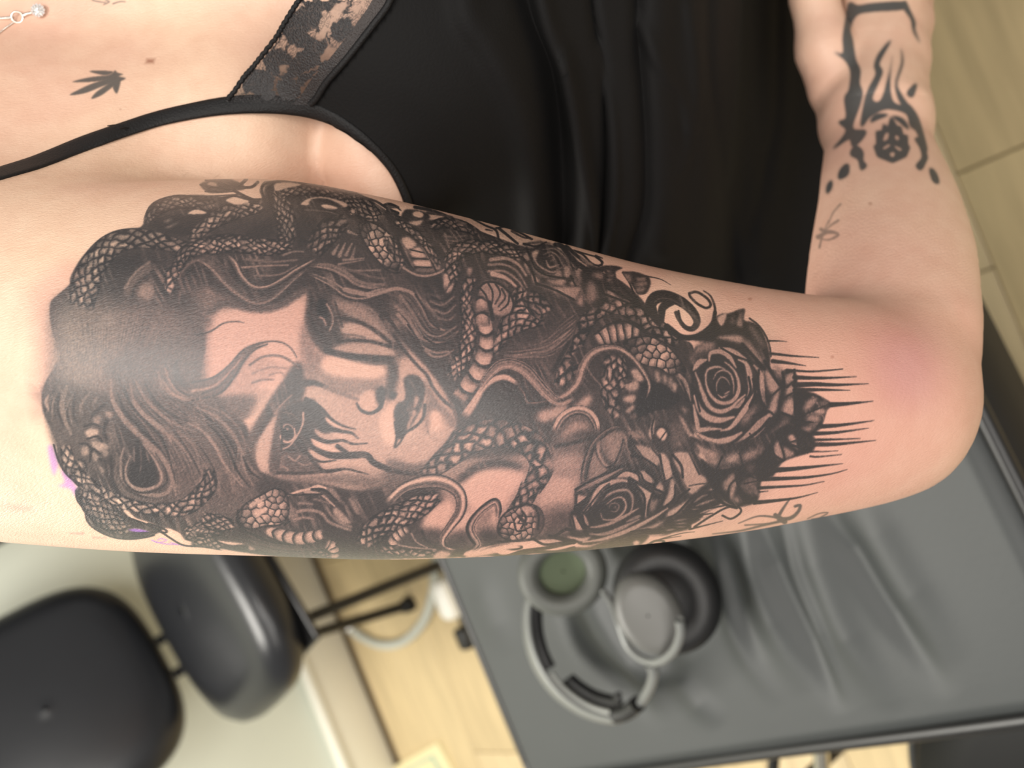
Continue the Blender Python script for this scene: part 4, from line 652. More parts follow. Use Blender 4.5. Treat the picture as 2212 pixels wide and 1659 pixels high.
def chain(p, rows, k=.006):
    o = None
    for r0, r1 in zip(rows[:-1], rows[1:]):
        c = cone(p, pt(*r0[:3]), pt(*r1[:3]), r0[3], r1[3]); o = c if o is None else smin(o, c, k)
    return o
def sd_arm(p):
    x = p[:, 0]; d = np.sqrt((p[:, 1] - np.interp(x, AX, AY)) ** 2 + (p[:, 2] - np.interp(x, AX, AD)) ** 2 + np.maximum(0, AX[0] - x) ** 2) - np.interp(x, AX, AR)
    return d + np.maximum(0, x - AX[-1])
def sd_fore(p):
    y = p[:, 1]; d = np.hypot(p[:, 0] - np.interp(y, FY, FX), p[:, 2] - np.interp(y, FY, FD)) - np.interp(y, FY, FR)
    return np.sqrt(np.maximum(0, FY[0] - y) ** 2 + np.maximum(d, 0) ** 2) + np.minimum(d, 0) + np.maximum(0, y - FY[-1])
def sd_hand(p):
    palm = chain(p, [(1885, 262, .572, .0225), (1856, 130, .592, .0150), (1866, -5, .604, .0132)])
    for q in ([(1888, 250, .575, .0225), (1888, 120, .590, .0165), (1905, -20, .600, .0135)], [(1892, 250, .575, .0225), (1925, 120, .594, .0155), (1945, -5, .604, .0125)], [(1898, 250, .575, .0215), (1942, 140, .600, .0135), (1972, 52, .612, .0108)]):
        palm = smin(palm, chain(p, q), .012)
    palm = smin(palm, chain(p, [(1868, 240, .578, .02), (1818, 185, .584, .0165), (1785, 110, .584, .0150), (1757, -10, .588, .0118), (1768, -100, .602, .0105), (1785, -165, .612, .0085)]), .0035)
    for q in ([(1866, -5, .604, .0118), (1856, -130, .612, .0095), (1866, -215, .628, .0085), (1878, -260, .645, .0075)], [(1905, -20, .600, .0120), (1908, -160, .606, .0098), (1916, -250, .624, .0086), (1922, -300, .642, .0076)], [(1945, -5, .604, .0112), (1956, -130, .612, .0093), (1960, -215, .630, .0083), (1962, -262, .648, .0074)], [(1972, 52, .612, .0098), (1990, -60, .622, .0082), (1994, -130, .638, .0074), (1994, -170, .652, .0066)]):
        palm = smin(palm, chain(p, q), .004)
    return palm
def sd_torso(p, bust=False):
    x = p[:, 0]; f = np.interp(x, TX, _t[:, 1]); c = np.interp(x, TX, _t[:, 2]); h = c - f
    sh = .21 * np.clip((x + .36) / .12, .25, 1) ** .5
    y = (p[:, 1] + .25) / sh; d = (p[:, 2] - c) / h; r = np.sqrt(y * y + d * d) + 1e-9
    g = np.sqrt((y / sh) ** 2 + (d / h) ** 2) / r
    xe = XEND if bust else XSKIN
    o = (r - 1) / g; o = o + np.maximum(0, TX[0] - x) + np.maximum(0, x - xe)
    if not bust: o = o + .012 * np.clip((x - XSKIN + .16) / .05, 0, 1)      # the skin stays clear of the cloth
    o = np.maximum(o, ZSEAT - (CAM[2] + p[:, 0] * XI[2] + p[:, 1] * YI[2] + p[:, 2] * FW[2]))
    if bust:
        o = smin(o, np.sqrt(((p - pt(840, 60, .478)) ** 2).sum(1)) - .074, .035)
    return o
def sd_flesh(p):
    a = cone(p, pt(60, 380, .462), pt(520, 318, .462), .052, .040)
    b = cone(p, pt(520, 318, .462), pt(690, 345, .480), .040, .029)
    return smin(smin(a, b, .01), cone(p, pt(800, 325, .452), pt(846, 425, .458), .0225, .0225), .002)
def sd_body(p):
    t = smin(sd_torso(p), sd_flesh(p), .03)
    h = np.full(len(p), .2); m = (p[:, 1] < -.085) & (p[:, 0] > .12)
    if m.any(): h[m] = sd_hand(p[m])
    a = smin(sd_arm(p), smin(sd_fore(p), h, .012), .014)
    k = np.interp(p[:, 0], [(250 - 1106) / FPX * .42, (650 - 1106) / FPX * .42], [.05, .006])
    return smin(a, t, k)
def grad(f, p, e=4e-4):
    return np.stack([f(p + e * np.eye(3)[i]) - f(p - e * np.eye(3)[i]) for i in range(3)], 1) / (2 * e)
def surface_nets(f, lo, hi, h):
    n = np.ceil((np.array(hi) - lo) / h).astype(int) + 1; g = np.meshgrid(*[lo[i] + h * np.arange(n[i]) for i in range(3)], indexing='ij')
    pts = np.stack([v.ravel() for v in g], 1); S = np.concatenate([f(pts[i:i + 400000]) for i in range(0, len(pts), 400000)]).reshape(n)
    acc = np.zeros(tuple(n - 1) + (3,)); cnt = np.zeros(tuple(n - 1))
    corner = [(i, j, k) for i in (0, 1) for j in (0, 1) for k in (0, 1)]
    sl = lambda c: S[c[0]:n[0] - 1 + c[0], c[1]:n[1] - 1 + c[1], c[2]:n[2] - 1 + c[2]]
    for c in corner:
        for ax in range(3):
            if c[ax]: continue
            e = list(c); e[ax] = 1; a, b = sl(c), sl(e); m = (a < 0) != (b < 0); t = np.where(m, a / np.where(m, a - b, 1), 0)
            q = np.zeros(a.shape + (3,)); q[..., :] = c; q[..., ax] += t; acc[m] += q[m]; cnt[m] += 1
    act = cnt > 0; idx = -np.ones(act.shape, int); idx[act] = np.arange(act.sum())
    V = (np.argwhere(act) + acc[act] / cnt[act][:, None]) * h + lo; F = []
    for ax in range(3):
        b1, b2 = (ax + 1) % 3, (ax + 2) % 3; s0 = [slice(None)] * 3; s1 = [slice(None)] * 3; s0[ax] = slice(0, -1); s1[ax] = slice(1, None)
        a, b = S[tuple(s0)] < 0, S[tuple(s1)] < 0; e = np.argwhere(a != b)
        e = e[(e[:, b1] > 0) & (e[:, b2] > 0) & (e[:, b1] < n[b1] - 1) & (e[:, b2] < n[b2] - 1)]
        flip = b[tuple(e.T)]; q = []
        for d1, d2 in ((1, 1), (0, 1), (0, 0), (1, 0)):
            o = e.copy(); o[:, b1] -= d1; o[:, b2] -= d2; q.append(idx[tuple(o.T)])
        q = np.stack(q, 1); q[flip] = q[flip][:, ::-1]; F.append(q)
    F = np.vstack(F); return V, F[(F >= 0).all(1)]
def refine(V, F, sel, n):
    """split the selected quads into n x n; neighbours take the new edge points, so the skin stays closed"""
    Q = V[F[sel]]; u = np.linspace(0, 1, n + 1); a, b = np.meshgrid(u, u, indexing='ij'); a, b = a.ravel()[None, :, None], b.ravel()[None, :, None]
    N = (Q[:, None, 0] * (1 - a) * (1 - b) + Q[:, None, 1] * a * (1 - b) + Q[:, None, 2] * a * b + Q[:, None, 3] * (1 - a) * b).reshape(-1, 3)
    key = np.round(N * 2e6).astype(np.int64); key = key[:, 0] * 73856093 ^ key[:, 1] * 19349663 ^ key[:, 2] * 83492791
    _, first, inv = np.unique(key, return_index=True, return_inverse=True); NV = N[first]
    g = np.arange((n + 1) ** 2).reshape(n + 1, n + 1); q = np.stack([g[:-1, :-1], g[1:, :-1], g[1:, 1:], g[:-1, 1:]], -1).reshape(-1, 4)
    FF = inv.reshape(len(Q), -1)[:, q].reshape(-1, 4)
    # coarse part: corner vertices that also exist in the fine part are replaced by the fine ones
    kk = np.round(V * 2e6).astype(np.int64); kk = kk[:, 0] * 73856093 ^ kk[:, 1] * 19349663 ^ kk[:, 2] * 83492791
    look = dict(zip(key[first].tolist(), range(len(first)))); edge = {}
    ids = inv.reshape(len(Q), n + 1, n + 1)
    for f, t in zip(F[sel].tolist(), range(len(Q))):
        r = ids[t]; for_e = ((0, 1, r[:, 0]), (1, 2, r[n, :]), (2, 3, r[::-1, n]), (3, 0, r[0, ::-1]))
        for i, j, s in for_e: edge[(f[i], f[j])] = s
    rest = F[~sel]; used = np.unique(rest); mp = {}; CV = []; base = len(NV)
    for vtx in used.tolist():
        k = int(kk[vtx])
        if k in look: mp[vtx] = look[k]
        else: mp[vtx] = base + len(CV); CV.append(V[vtx])
    out = []
    for f in rest.tolist():
        o = []
        for i in range(4):
            o.append(mp[f[i]]); s = edge.get((f[(i + 1) % 4], f[i]))
            if s is not None: o += s[1:-1][::-1].tolist()
        out.append(o)
    return np.vstack([NV, np.array(CV)]), FF, out
def pip(p, poly):
    x, y = p[:, 0], p[:, 1]; o = np.zeros(len(p), bool); q = np.asarray(poly, float); r = np.roll(q, -1, 0)
    for (xa, ya), (xb, yb) in zip(q, r): o ^= ((ya <= y) != (yb <= y)) & (x < xa + (y - ya) / (yb - ya + 1e-12) * (xb - xa))
    return o
def hit(f, px, py, d0=.30, d1=.75, n=90, off=0.0):
    """depth at which the line of sight of a design point meets the surface f = off"""
    px = np.asarray(px, float).ravel(); py = np.asarray(py, float).ravel(); r = np.stack([(px - 1106) / FPX, (py - 829.5) / FPX, np.ones_like(px)], 1)
    D = np.full(len(px), d0); done = np.zeros(len(px), bool)
    for _ in range(n):
        s = f(r * D[:, None]) - off; D = np.where(done, D, D + np.clip(s, -.01, .03) * .8); done |= D > d1
    return D
def sample(buf, p):
    x = np.clip(p[:, 0], 0, CW - 1.01); y = np.clip(p[:, 1], 0, CH - 1.01); i, j = x.astype(int), y.astype(int); u, v = x - i, y - j
    o = (buf[j, i] * (1 - u) + buf[j, i + 1] * u) * (1 - v) + (buf[j + 1, i] * (1 - u) + buf[j + 1, i + 1] * u) * v
    return np.where((p[:, 0] < 0) | (p[:, 0] > CW) | (p[:, 1] < 0) | (p[:, 1] > CH), 0, o)
def build_body(parent):
    V, F = surface_nets(sd_body, np.array([-.36, -.475, .30]), np.array([.30, .10, .745]), .005)
    for _ in range(2):
        g = grad(sd_body, V); g2 = (g * g).sum(1, keepdims=True) + 1e-9; V = V - np.clip(sd_body(V)[:, None] / g2, -.003, .003) * g
    cen = V[F].mean(1); nr = grad(sd_body, cen); view = (nr * cen).sum(1) < .0; px = to_px(cen)
    big = pip(px, [(70, 560), (330, 360), (640, 360), (900, 420), (1250, 510), (1600, 590), (1720, 680), (1900, 740), (1920, 1000), (1840, 1150), (1500, 1215), (1000, 1235), (300, 1215), (80, 1180)]) & (sd_arm(cen) < .008)
    small = pip(px, [(125, 130), (300, 130), (300, 245), (125, 245)]) | pip(px, [(170, -20), (300, -20), (300, 30), (170, 30)]) | pip(px, [(1720, -20), (2010, -20), (2010, 260), (2075, 440), (2010, 480), (1740, 560), (1760, 300)])
    V, FF, rest = refine(V, F, view & (big | small), 15)
    face = np.zeros(len(V), bool)
    for i in range(0, len(V), 200000):
        p = V[i:i + 200000]; g = grad(sd_body, p); g2 = (g * g).sum(1, keepdims=True) + 1e-9; s = sd_body(p)[:, None]
        p = p - np.clip(s / g2, -.002, .002) * g; V[i:i + 200000] = p; face[i:i + 200000] = (g * p).sum(1) < 0
    px = to_px(V)
    on_arm = (sd_arm(V) < .006) | (sd_fore(V) < .006) | (sd_hand(V) < .006) | (px[:, 1] < 372); ok = face & on_arm
    me = bpy.data.meshes.new('body'); Vw = to_world(V) - np.array(WO[parent.name])
    n4 = len(FF); rl = [len(f) for f in rest]; loops = np.concatenate([FF.ravel(), np.concatenate([np.array(f) for f in rest])]).astype(np.int32)
    tot = np.concatenate([np.full(n4, 4), np.array(rl)]).astype(np.int32); st = np.concatenate([[0], np.cumsum(tot)[:-1]]).astype(np.int32)
    me.vertices.add(len(V)); me.vertices.foreach_set('co', Vw.astype(np.float32).ravel()); me.loops.add(len(loops)); me.loops.foreach_set('vertex_index', loops)
    me.polygons.add(len(tot)); me.polygons.foreach_set('loop_start', st); me.polygons.foreach_set('loop_total', tot); me.update(calc_edges=True)
    me.polygons.foreach_set('use_smooth', np.ones(len(tot), bool))
    for name, bufs in (('ink', (K, G, RED)), ('stain', (PUR, BRN, PUR * 0))):
        at = me.attributes.new(name, 'FLOAT_COLOR', 'POINT'); c = np.zeros((len(V), 4), np.float32); c[:, 3] = 1
        for i, bf in enumerate(bufs): c[:, i] = sample(bf, px) * ok
        at.data.foreach_set('color', c.ravel())
    print('body', len(V), len(tot), file=__import__('sys').stderr)
    o = bpy.data.objects.new('body', me); me.materials.append(skin_material()); o.location = WO[parent.name]; link(o, parent); return o
def skin_material():
    m = bpy.data.materials.new('tattooed_skin'); m.use_nodes = True; nt = m.node_tree; N, L = nt.nodes, nt.links; b = N['Principled BSDF']
    tc = N.new('ShaderNodeTexCoord')
    def noise(scale, det=4, vec=None, rough=.5):
        n = N.new('ShaderNodeTexNoise'); n.inputs['Scale'].default_value = scale; n.inputs['Detail'].default_value = det; n.inputs['Roughness'].default_value = rough; L.new(vec or tc.outputs['Object'], n.inputs['Vector']); return n.outputs['Fac']
    def mix(fac, a, c, mode='MIX'):
        x = N.new('ShaderNodeMix'); x.data_type = 'RGBA'; x.blend_type = mode
        for s, v in ((0, fac), (6, a), (7, c)):
            if isinstance(v, (float, int, tuple)): x.inputs[s].default_value = v
            else: L.new(v, x.inputs[s])
        return x.outputs[2]
    def rng_(v, a, b2, c=0.0, d=1.0):
        r = N.new('ShaderNodeMapRange'); r.inputs['From Min'].default_value = a; r.inputs['From Max'].default_value = b2; r.inputs['To Min'].default_value = c; r.inputs['To Max'].default_value = d; L.new(v, r.inputs['Value']); return r.outputs[0]
    def attr(name):
        a = N.new('ShaderNodeAttribute'); a.attribute_name = name; s = N.new('ShaderNodeSeparateColor'); L.new(a.outputs['Color'], s.inputs[0]); return s.outputs
    ink, st = attr('ink'), attr('stain')
    base = mix(rng_(noise(14, 3), .35, .65), lin(226, 193, 167), lin(220, 180, 158)); base = mix(rng_(noise(120, 4), .3, .75), base, mix(1.0, base, (.93, .88, .86, 1), 'MULTIPLY'))
    red = N.new('ShaderNodeMath'); red.operation = 'MULTIPLY'; L.new(ink[2], red.inputs[0]); red.inputs[1].default_value = .9
    c = mix(red.outputs[0], base, lin(186, 122, 114)); pu = N.new('ShaderNodeMath'); pu.operation = 'MULTIPLY'; L.new(st[0], pu.inputs[0]); pu.inputs[1].default_value = 1.15; pu.use_clamp = True
    c = mix(pu.outputs[0], c, lin(158, 105, 190)); c = mix(st[1], c, lin(128, 66, 38))
    def dens(v):                                # ink density is perceptual: 1 - (1 - k)^2.2
        a = N.new('ShaderNodeMath'); a.operation = 'SUBTRACT'; a.inputs[0].default_value = 1; L.new(v, a.inputs[1]); p_ = N.new('ShaderNodeMath'); p_.operation = 'POWER'; L.new(a.outputs[0], p_.inputs[0]); p_.inputs[1].default_value = 1.75
        s = N.new('ShaderNodeMath'); s.operation = 'SUBTRACT'; s.inputs[0].default_value = 1; L.new(p_.outputs[0], s.inputs[1]); return s.outputs[0]
    c = mix(dens(ink[1]), c, lin(56, 64, 66)); half = rng_(ink[0], .05, .65, 0, .8); c = mix(half, c, mix(1.0, c, (.46, .57, .70, 1), 'MULTIPLY')); c = mix(dens(ink[0]), c, lin(40, 38, 40)); L.new(c, b.inputs['Base Color'])
    mp = N.new('ShaderNodeMapping'); ax = Matrix((XI, YI, FW)).to_euler(); mp.inputs['Rotation'].default_value = ax; mp.inputs['Scale'].default_value = (2.6, .8, .8); L.new(tc.outputs['Object'], mp.inputs[0])
    fine = noise(900, 3, mp.outputs[0], .6); bp = N.new('ShaderNodeBump'); bp.inputs['Strength'].default_value = .6; bp.inputs['Distance'].default_value = .0005; L.new(fine, bp.inputs['Height']); L.new(bp.outputs[0], b.inputs['Normal'])
    L.new(rng_(fine, .3, .7, .30, .46), b.inputs['Roughness']); b.inputs['Specular IOR Level'].default_value = .5
    ct = N.new('ShaderNodeMath'); ct.operation = 'MULTIPLY'; L.new(ink[0], ct.inputs[0]); ct.inputs[1].default_value = .55; L.new(ct.outputs[0], b.inputs['Coat Weight']); b.inputs['Coat Roughness'].default_value = .34
    b.inputs['Subsurface Weight'].default_value = 0.0
    return m
# ================================================================= clothes and jewellery
def sd_shirt(p): return smin(sd_torso(p, True), sd_flesh(p) + .004, .02)
FOLDS = [  # photo x/y of fold lines, width (px), height (m)
    ('1010,-200 1010,0 1060,80 1120,200 1150,330 1160,450 1165,520', 34, .006), ('1150,-100 1180,40 1225,150 1250,300 1258,430 1250,540', 17, .0075), ('1215,100 1245,250 1275,400 1284,500 1282,560', 11, .0055), ('1100,-100 1150,60 1185,160 1205,300 1215,500 1212,560', 30, -.012), ('1265,-200 1275,0 1300,150 1308,300 1300,450 1285,560', 12, -.006), ('1290,100 1318,250 1324,400 1305,520', 10, .004), ('1380,-200 1375,40 1386,200 1392,330 1388,450 1350,570', 16, -.0065), ('1430,-200 1420,100 1440,300 1430,500', 34, .005), ('1523,-200 1524,0 1526,150 1545,300 1566,440 1588,600', 15, -.0065), ('1495,-200 1490,100 1510,300 1530,500', 26, .003), ('1590,-200 1590,100 1610,300 1640,560', 24, .004), ('1680,-200 1676,100 1672,250 1650,350 1620,480', 16, -.004), ('1480,0 1500,140 1488,260 1470,330', 14, .003), ('1380,40 1430,130 1470,190 1480,250', 12, .003)]
def build_clothes(person):
    blk = mat('black_viscose', lin(18, 17, 17), .8, .18, noise=.06, nscale=30, bump=.25, bscale=900)
    nx, nt = 360, 280; xs = np.linspace((420 - 1106) / FPX * .44, (1880 - 1106) / FPX * .75, nx); th = np.linspace(-math.radians(130), math.radians(118), nt)
    Xg, Tg = np.meshgrid(xs, th, indexing='ij'); x, t = Xg.ravel(), Tg.ravel(); c = np.interp(x, TX, _t[:, 2]); lo, hi = np.full(len(x), .02), np.full(len(x), .40)
    pos = lambda r: np.stack([x, -.25 + r * np.sin(t), c - r * np.cos(t)], 1)
    r = hi.copy()
    for _ in range(45): r = np.maximum(r - sd_shirt(pos(r)) * .9, .01)
    p = pos(r); px = to_px(p); h = np.zeros(len(x))
    for s, w_, a_ in FOLDS:
        pl = spline([[float(v) for v in q.split(',')] for q in s.split()], 50); ok = (px[:, 0] > pl[:, 0].min() - 4 * w_) & (px[:, 0] < pl[:, 0].max() + 4 * w_) & (px[:, 1] < 760); Q = px[ok]; d = np.full(len(Q), 1e9)
        for k in range(49):
            e0, e1 = pl[k], pl[k + 1]; dd = e1 - e0; tt = np.clip(((Q - e0) @ dd) / (dd @ dd), 0, 1); d = np.minimum(d, np.hypot(*(Q - e0 - tt[:, None] * dd).T))
        h[ok] += a_ * np.exp(-(d / w_) ** 2)
    h += .0016 * (n2(p[:, 0] * 60 + 90, p[:, 1] * 14 + 90) - .5) * np.clip((px[:, 0] - 1000) / 200, 0, 1)
    p = pos(r + .0045 + h); wz = to_world(p); px = to_px(p); zb = np.maximum(wz[:, 2], ZB + .006); p = from_world(np.stack([wz[:, 0], wz[:, 1], zb], 1)); F = grid_faces(nx, nt); cen = px[F].mean(1); back = np.abs(t[F].mean(1)) > math.radians(88)
    neck = [(862, -900), (848, 0), (826, 36), (750, 130), (698, 200), (640, 226), (700, 256), (762, 296), (828, 346), (866, 398), (888, 448), (905, 520), (905, 640), (1000, 900), (2300, 900), (2300, -900)]
    keep0 = pip(cen, neck) | (back & (cen[:, 0] > 900)); rim = np.intersect1d(np.unique(F[keep0]), np.unique(F[~keep0])); rim = rim[np.abs(t[rim]) < math.radians(86)]
    nk = np.array(neck[1:14], float); best = np.full(len(rim), 1e9); tgt = px[rim].copy()
    for e0, e1 in zip(nk[:-1], nk[1:]):
        dd = e1 - e0; tt = np.clip(((px[rim] - e0) @ dd) / (dd @ dd), 0, 1); qn = e0 + tt[:, None] * dd; ds = np.hypot(*(px[rim] - qn).T); m_ = ds < best; best[m_] = ds[m_]; tgt[m_] = qn[m_]
    ok = best < 16; rr = rim[ok]; p[rr, 0] = (tgt[ok, 0] - 1106) / FPX * p[rr, 2]; p[rr, 1] = (tgt[ok, 1] - 829.5) / FPX * p[rr, 2]
    keep = pip(cen, neck) | (back & (cen[:, 0] > 900)); F = F[keep]; us = np.unique(F); mp = -np.ones(len(p), int); mp[us] = np.arange(len(us))
    top = mesh_np('camisole', to_world(p[us]), mp[F], blk, person); top['label'] = 'black sleeveless camisole with soft vertical folds'
    so = top.modifiers.new('thickness', 'SOLIDIFY'); so.thickness = .0012; so.offset = -1
    skin = lambda q: smin(sd_torso(q), sd_flesh(q), .03)
    both = lambda q: np.minimum(sd_body(q), sd_shirt(q) - .004)
    cloth_f = lambda q: np.minimum(smin(sd_torso(q), sd_flesh(q), .03), sd_shirt(q) - .004)
    edge = mat('black_elastic', lin(20, 19, 20), .6, .3, bump=.4, bscale=1400)
    def band(name, pts, hw, lift, m_, n=90, cross=7, f=None):
        c_ = spline(np.array(pts, float), n); tg = np.gradient(c_, axis=0); tg /= np.linalg.norm(tg, axis=1, keepdims=True); nn = np.stack([-tg[:, 1], tg[:, 0]], 1); H = np.interp(np.linspace(0, 1, n), np.linspace(0, 1, len(hw)), hw)
        s = np.linspace(-1, 1, cross); q = c_[:, None] + nn[:, None] * (H[:, None] * s)[..., None]; q = q.reshape(-1, 2); D = (hit(f, q[:, 0], q[:, 1]) if f else np.where(q[:, 0] < 640, hit(both, q[:, 0], q[:, 1]), hit(cloth_f, q[:, 0], q[:, 1]))).reshape(n, cross)
        D = D - lift * (1 - .55 * np.abs(s[None]) ** 3); P3 = np.stack([(q[:, 0] - 1106) / FPX * D.ravel(), (q[:, 1] - 829.5) / FPX * D.ravel(), D.ravel()], 1)
        o = mesh_np(name, to_world(P3), grid_faces(n, cross)[:, ::-1], m_, person); so = o.modifiers.new('thickness', 'SOLIDIFY'); so.thickness = .0013; so.offset = 0; return o
    o = band('shoulder_strap', [(-60, 395), (0, 376), (60, 358), (100, 344), (180, 312), (260, 284), (340, 258), (420, 240), (490, 229), (560, 225), (630, 229), (690, 243), (745, 270), (800, 312), (845, 362), (873, 415), (890, 470), (898, 540)], [10, 12, 13, 14, 15, 15, 15, 16, 18, 19, 18, 15, 11, 8, 7, 7, 7, 7], .0013, edge, 160, 7); o['label'] = 'black elastic shoulder strap running into the armhole edge'
    # lace panel: pattern drawn as open and closed areas
    LW = np.zeros_like(K)
    global _lace
    y, x2 = np.mgrid[0:260, 440:900].astype(np.float32)
    a1, a2 = (x2 * .80 + y * .60), (-x2 * .60 + y * .80); net = np.maximum(np.clip(1 - np.abs(((a1 / 5.0) % 1) - .5) * 2 / .42, 0, 1), np.clip(1 - np.abs(((a2 / 5.0) % 1) - .5) * 2 / .42, 0, 1))
    LW[0:260, 440:900] = .14 + np.clip(net * 1.5, 0, 1) * .6
    R_ = lambda s, v=1.0, sf=.8: fill('r:' + s, v, sf, 1, LW)
    for s in ('1290,420 1350,370 1430,380 1460,430 1420,490 1340,500 1290,470', '1430,270 1500,260 1560,300 1640,230 1700,270 1690,340 1600,390 1540,420 1460,400 1400,340', '1500,120 1560,60 1620,40 1700,60 1690,130 1640,170 1680,220 1600,250 1540,230 1510,190', '1590,0 1750,-20 1850,-10 1800,40 1740,60 1640,40', '1680,280 1760,300 1780,350 1730,380 1680,340', '1750,140 1800,110 1860,100 1880,150 1850,200 1800,220 1760,190', '1580,400 1640,390 1690,420 1640,460 1590,450', '1480,430 1560,420 1600,480 1560,530 1480,510', '1380,480 1450,480 1460,520 1400,530', '1660,480 1740,400 1700,500 1640,540 1600,530', '1690,190 1730,220 1750,280 1700,290 1670,250', '1830,-20 1870,10 1840,60 1800,50'): R_(s)
    for s in ('1700,60 1680,160 1690,280', '1750,40 1800,60 1860,60', '1560,200 1480,320 1380,420', '1640,400 1700,360 1790,330', '1400,370 1350,440 1300,500', '1730,180 1760,240 1800,300', '1500,180 1420,300', '1640,30 1560,140'): line('r:' + s, 7, 1, 4, .8, 1, LW)
    for s in ('1780,30 1850,10 1800,90 1740,150 1760,80', '1900,20 1940,-10 1920,50 1880,80 1870,40', '1700,160 1740,140 1730,190 1700,220 1680,190', '1640,430 1700,410 1660,470 1620,500 1600,470', '1490,350 1530,345 1520,380 1490,390', '1700,300 1760,240 1790,290 1720,330'): fill('r:' + s, .12, 1.5, .85, LW)
    o_e = spline(np.array([(1200, 540), (1245, 490), (1300, 410), (1345, 360), (1400, 290), (1470, 200), (1510, 130), (1560, 50), (1600, -10), (1640, -60)]) / 2.458, 130); i_e = spline(np.array([(1640, 560), (1680, 520), (1730, 440), (1790, 370), (1850, 300), (1920, 210), (1990, 120), (2050, 40), (2080, -20), (2110, -80)]) / 2.458, 130)
    sc = 2.6 * np.abs(np.sin(np.linspace(0, 26 * math.pi, 130))); tg = np.gradient(o_e, axis=0); tg /= np.linalg.norm(tg, axis=1, keepdims=True); o_e = o_e + np.stack([tg[:, 1], -tg[:, 0]], 1) * sc[:, None]
    s = np.linspace(0, 1, 110); q = (o_e[:, None] * (1 - s[None, :, None]) + i_e[:, None] * s[None, :, None]).reshape(-1, 2); D = hit(both, q[:, 0], q[:, 1]) - .0026; P3 = np.stack([(q[:, 0] - 1106) / FPX * D, (q[:, 1] - 829.5) / FPX * D, D], 1)
    lm = bpy.data.materials.new('black_lace'); lm.use_nodes = True; nt_ = lm.node_tree; b = nt_.nodes['Principled BSDF']; b.inputs['Base Color'].default_value = lin(26, 22, 23); b.inputs['Roughness'].default_value = .55
    at = nt_.nodes.new('ShaderNodeAttribute'); at.attribute_name = 'thread'; nt_.links.new(at.outputs['Fac'], b.inputs['Alpha'])
    tc = nt_.nodes.new('ShaderNodeTexCoord'); nz = nt_.nodes.new('ShaderNodeTexNoise'); nz.inputs['Scale'].default_value = 1500; nt_.links.new(tc.outputs['Object'], nz.inputs['Vector']); bp = nt_.nodes.new('ShaderNodeBump'); bp.inputs['Strength'].default_value = .8; bp.inputs['Distance'].default_value = .0006; nt_.links.new(nz.outputs['Fac'], bp.inputs['Height']); nt_.links.new(bp.outputs[0], b.inputs['Normal'])
    lace = mesh_np('lace_trim', to_world(P3), grid_faces(130, 110)[:, ::-1], lm, person); lace['label'] = 'sheer black floral lace trim with scalloped edge'
    q2 = q + np.stack([n2(q[:, 0] / 6 + 5, q[:, 1] / 6) - .5, n2(q[:, 0] / 6 + 60, q[:, 1] / 6 + 9) - .5], 1) * 9; al = np.maximum(sample(LW, q2) , 0).reshape(130, 110); al = np.clip(al * (.88 + .3 * n2(q[:, 0] / 2.2, q[:, 1] / 2.2).reshape(130, 110)), 0, 1); al = np.maximum(al, (s[None] > .80) * .96); al = np.maximum(al, (s[None] < .03) * 1.0); a_ = lace.data.attributes.new('thread', 'FLOAT', 'POINT'); a_.data.foreach_set('value', al.astype(np.float32).ravel())
    for e_, nm, rr in ((o_e, 'lace_cord', .0009), (i_e, 'lace_cord', .0013)):
        e_ = e_[2:-2]; D = hit(both, e_[:, 0], e_[:, 1]) - .003; V, F = tube(to_world(np.stack([(e_[:, 0] - 1106) / FPX * D, (e_[:, 1] - 829.5) / FPX * D, D], 1)), rr, 7, 260); mesh_np(nm, V, F, edge, lace)
    e_ = np.array([(232, 272), (250, 270), (258, 278), (270, 276), (286, 278)], float); D = hit(both, e_[:, 0], e_[:, 1]) - np.array([.006, .005, .005, .003, .001]); V, F = tube(to_world(np.stack([(e_[:, 0] - 1106) / FPX * D, (e_[:, 1] - 829.5) / FPX * D, D], 1)), .0002, 5, 30); mesh_np('loose_thread', V, F, edge, person)
    # trousers: seated, thighs towards the room, shins down to the floor
    tr = mat('black_trousers', lin(24, 24, 25), .8, .2, bump=.2, bscale=500)
    parts = []
    for dx in (0.0, .19):
        q = [(0.24 + dx, .40, .70), (0.24 + dx, .34, .705), (0.26 + dx, .16, .62), (0.28 + dx, .02, .53), (0.28 + dx, -.02, .47), (0.28 + dx, .0, .28), (0.28 + dx, .03, .06)]
        V, F = tube(q, [.07, .075, .075, .068, .064, .056, .048], 20, 60); parts.append((V, F))
    V, F = join(parts); mesh_np('trousers', V, F, tr, person)['label'] = 'black trousers'
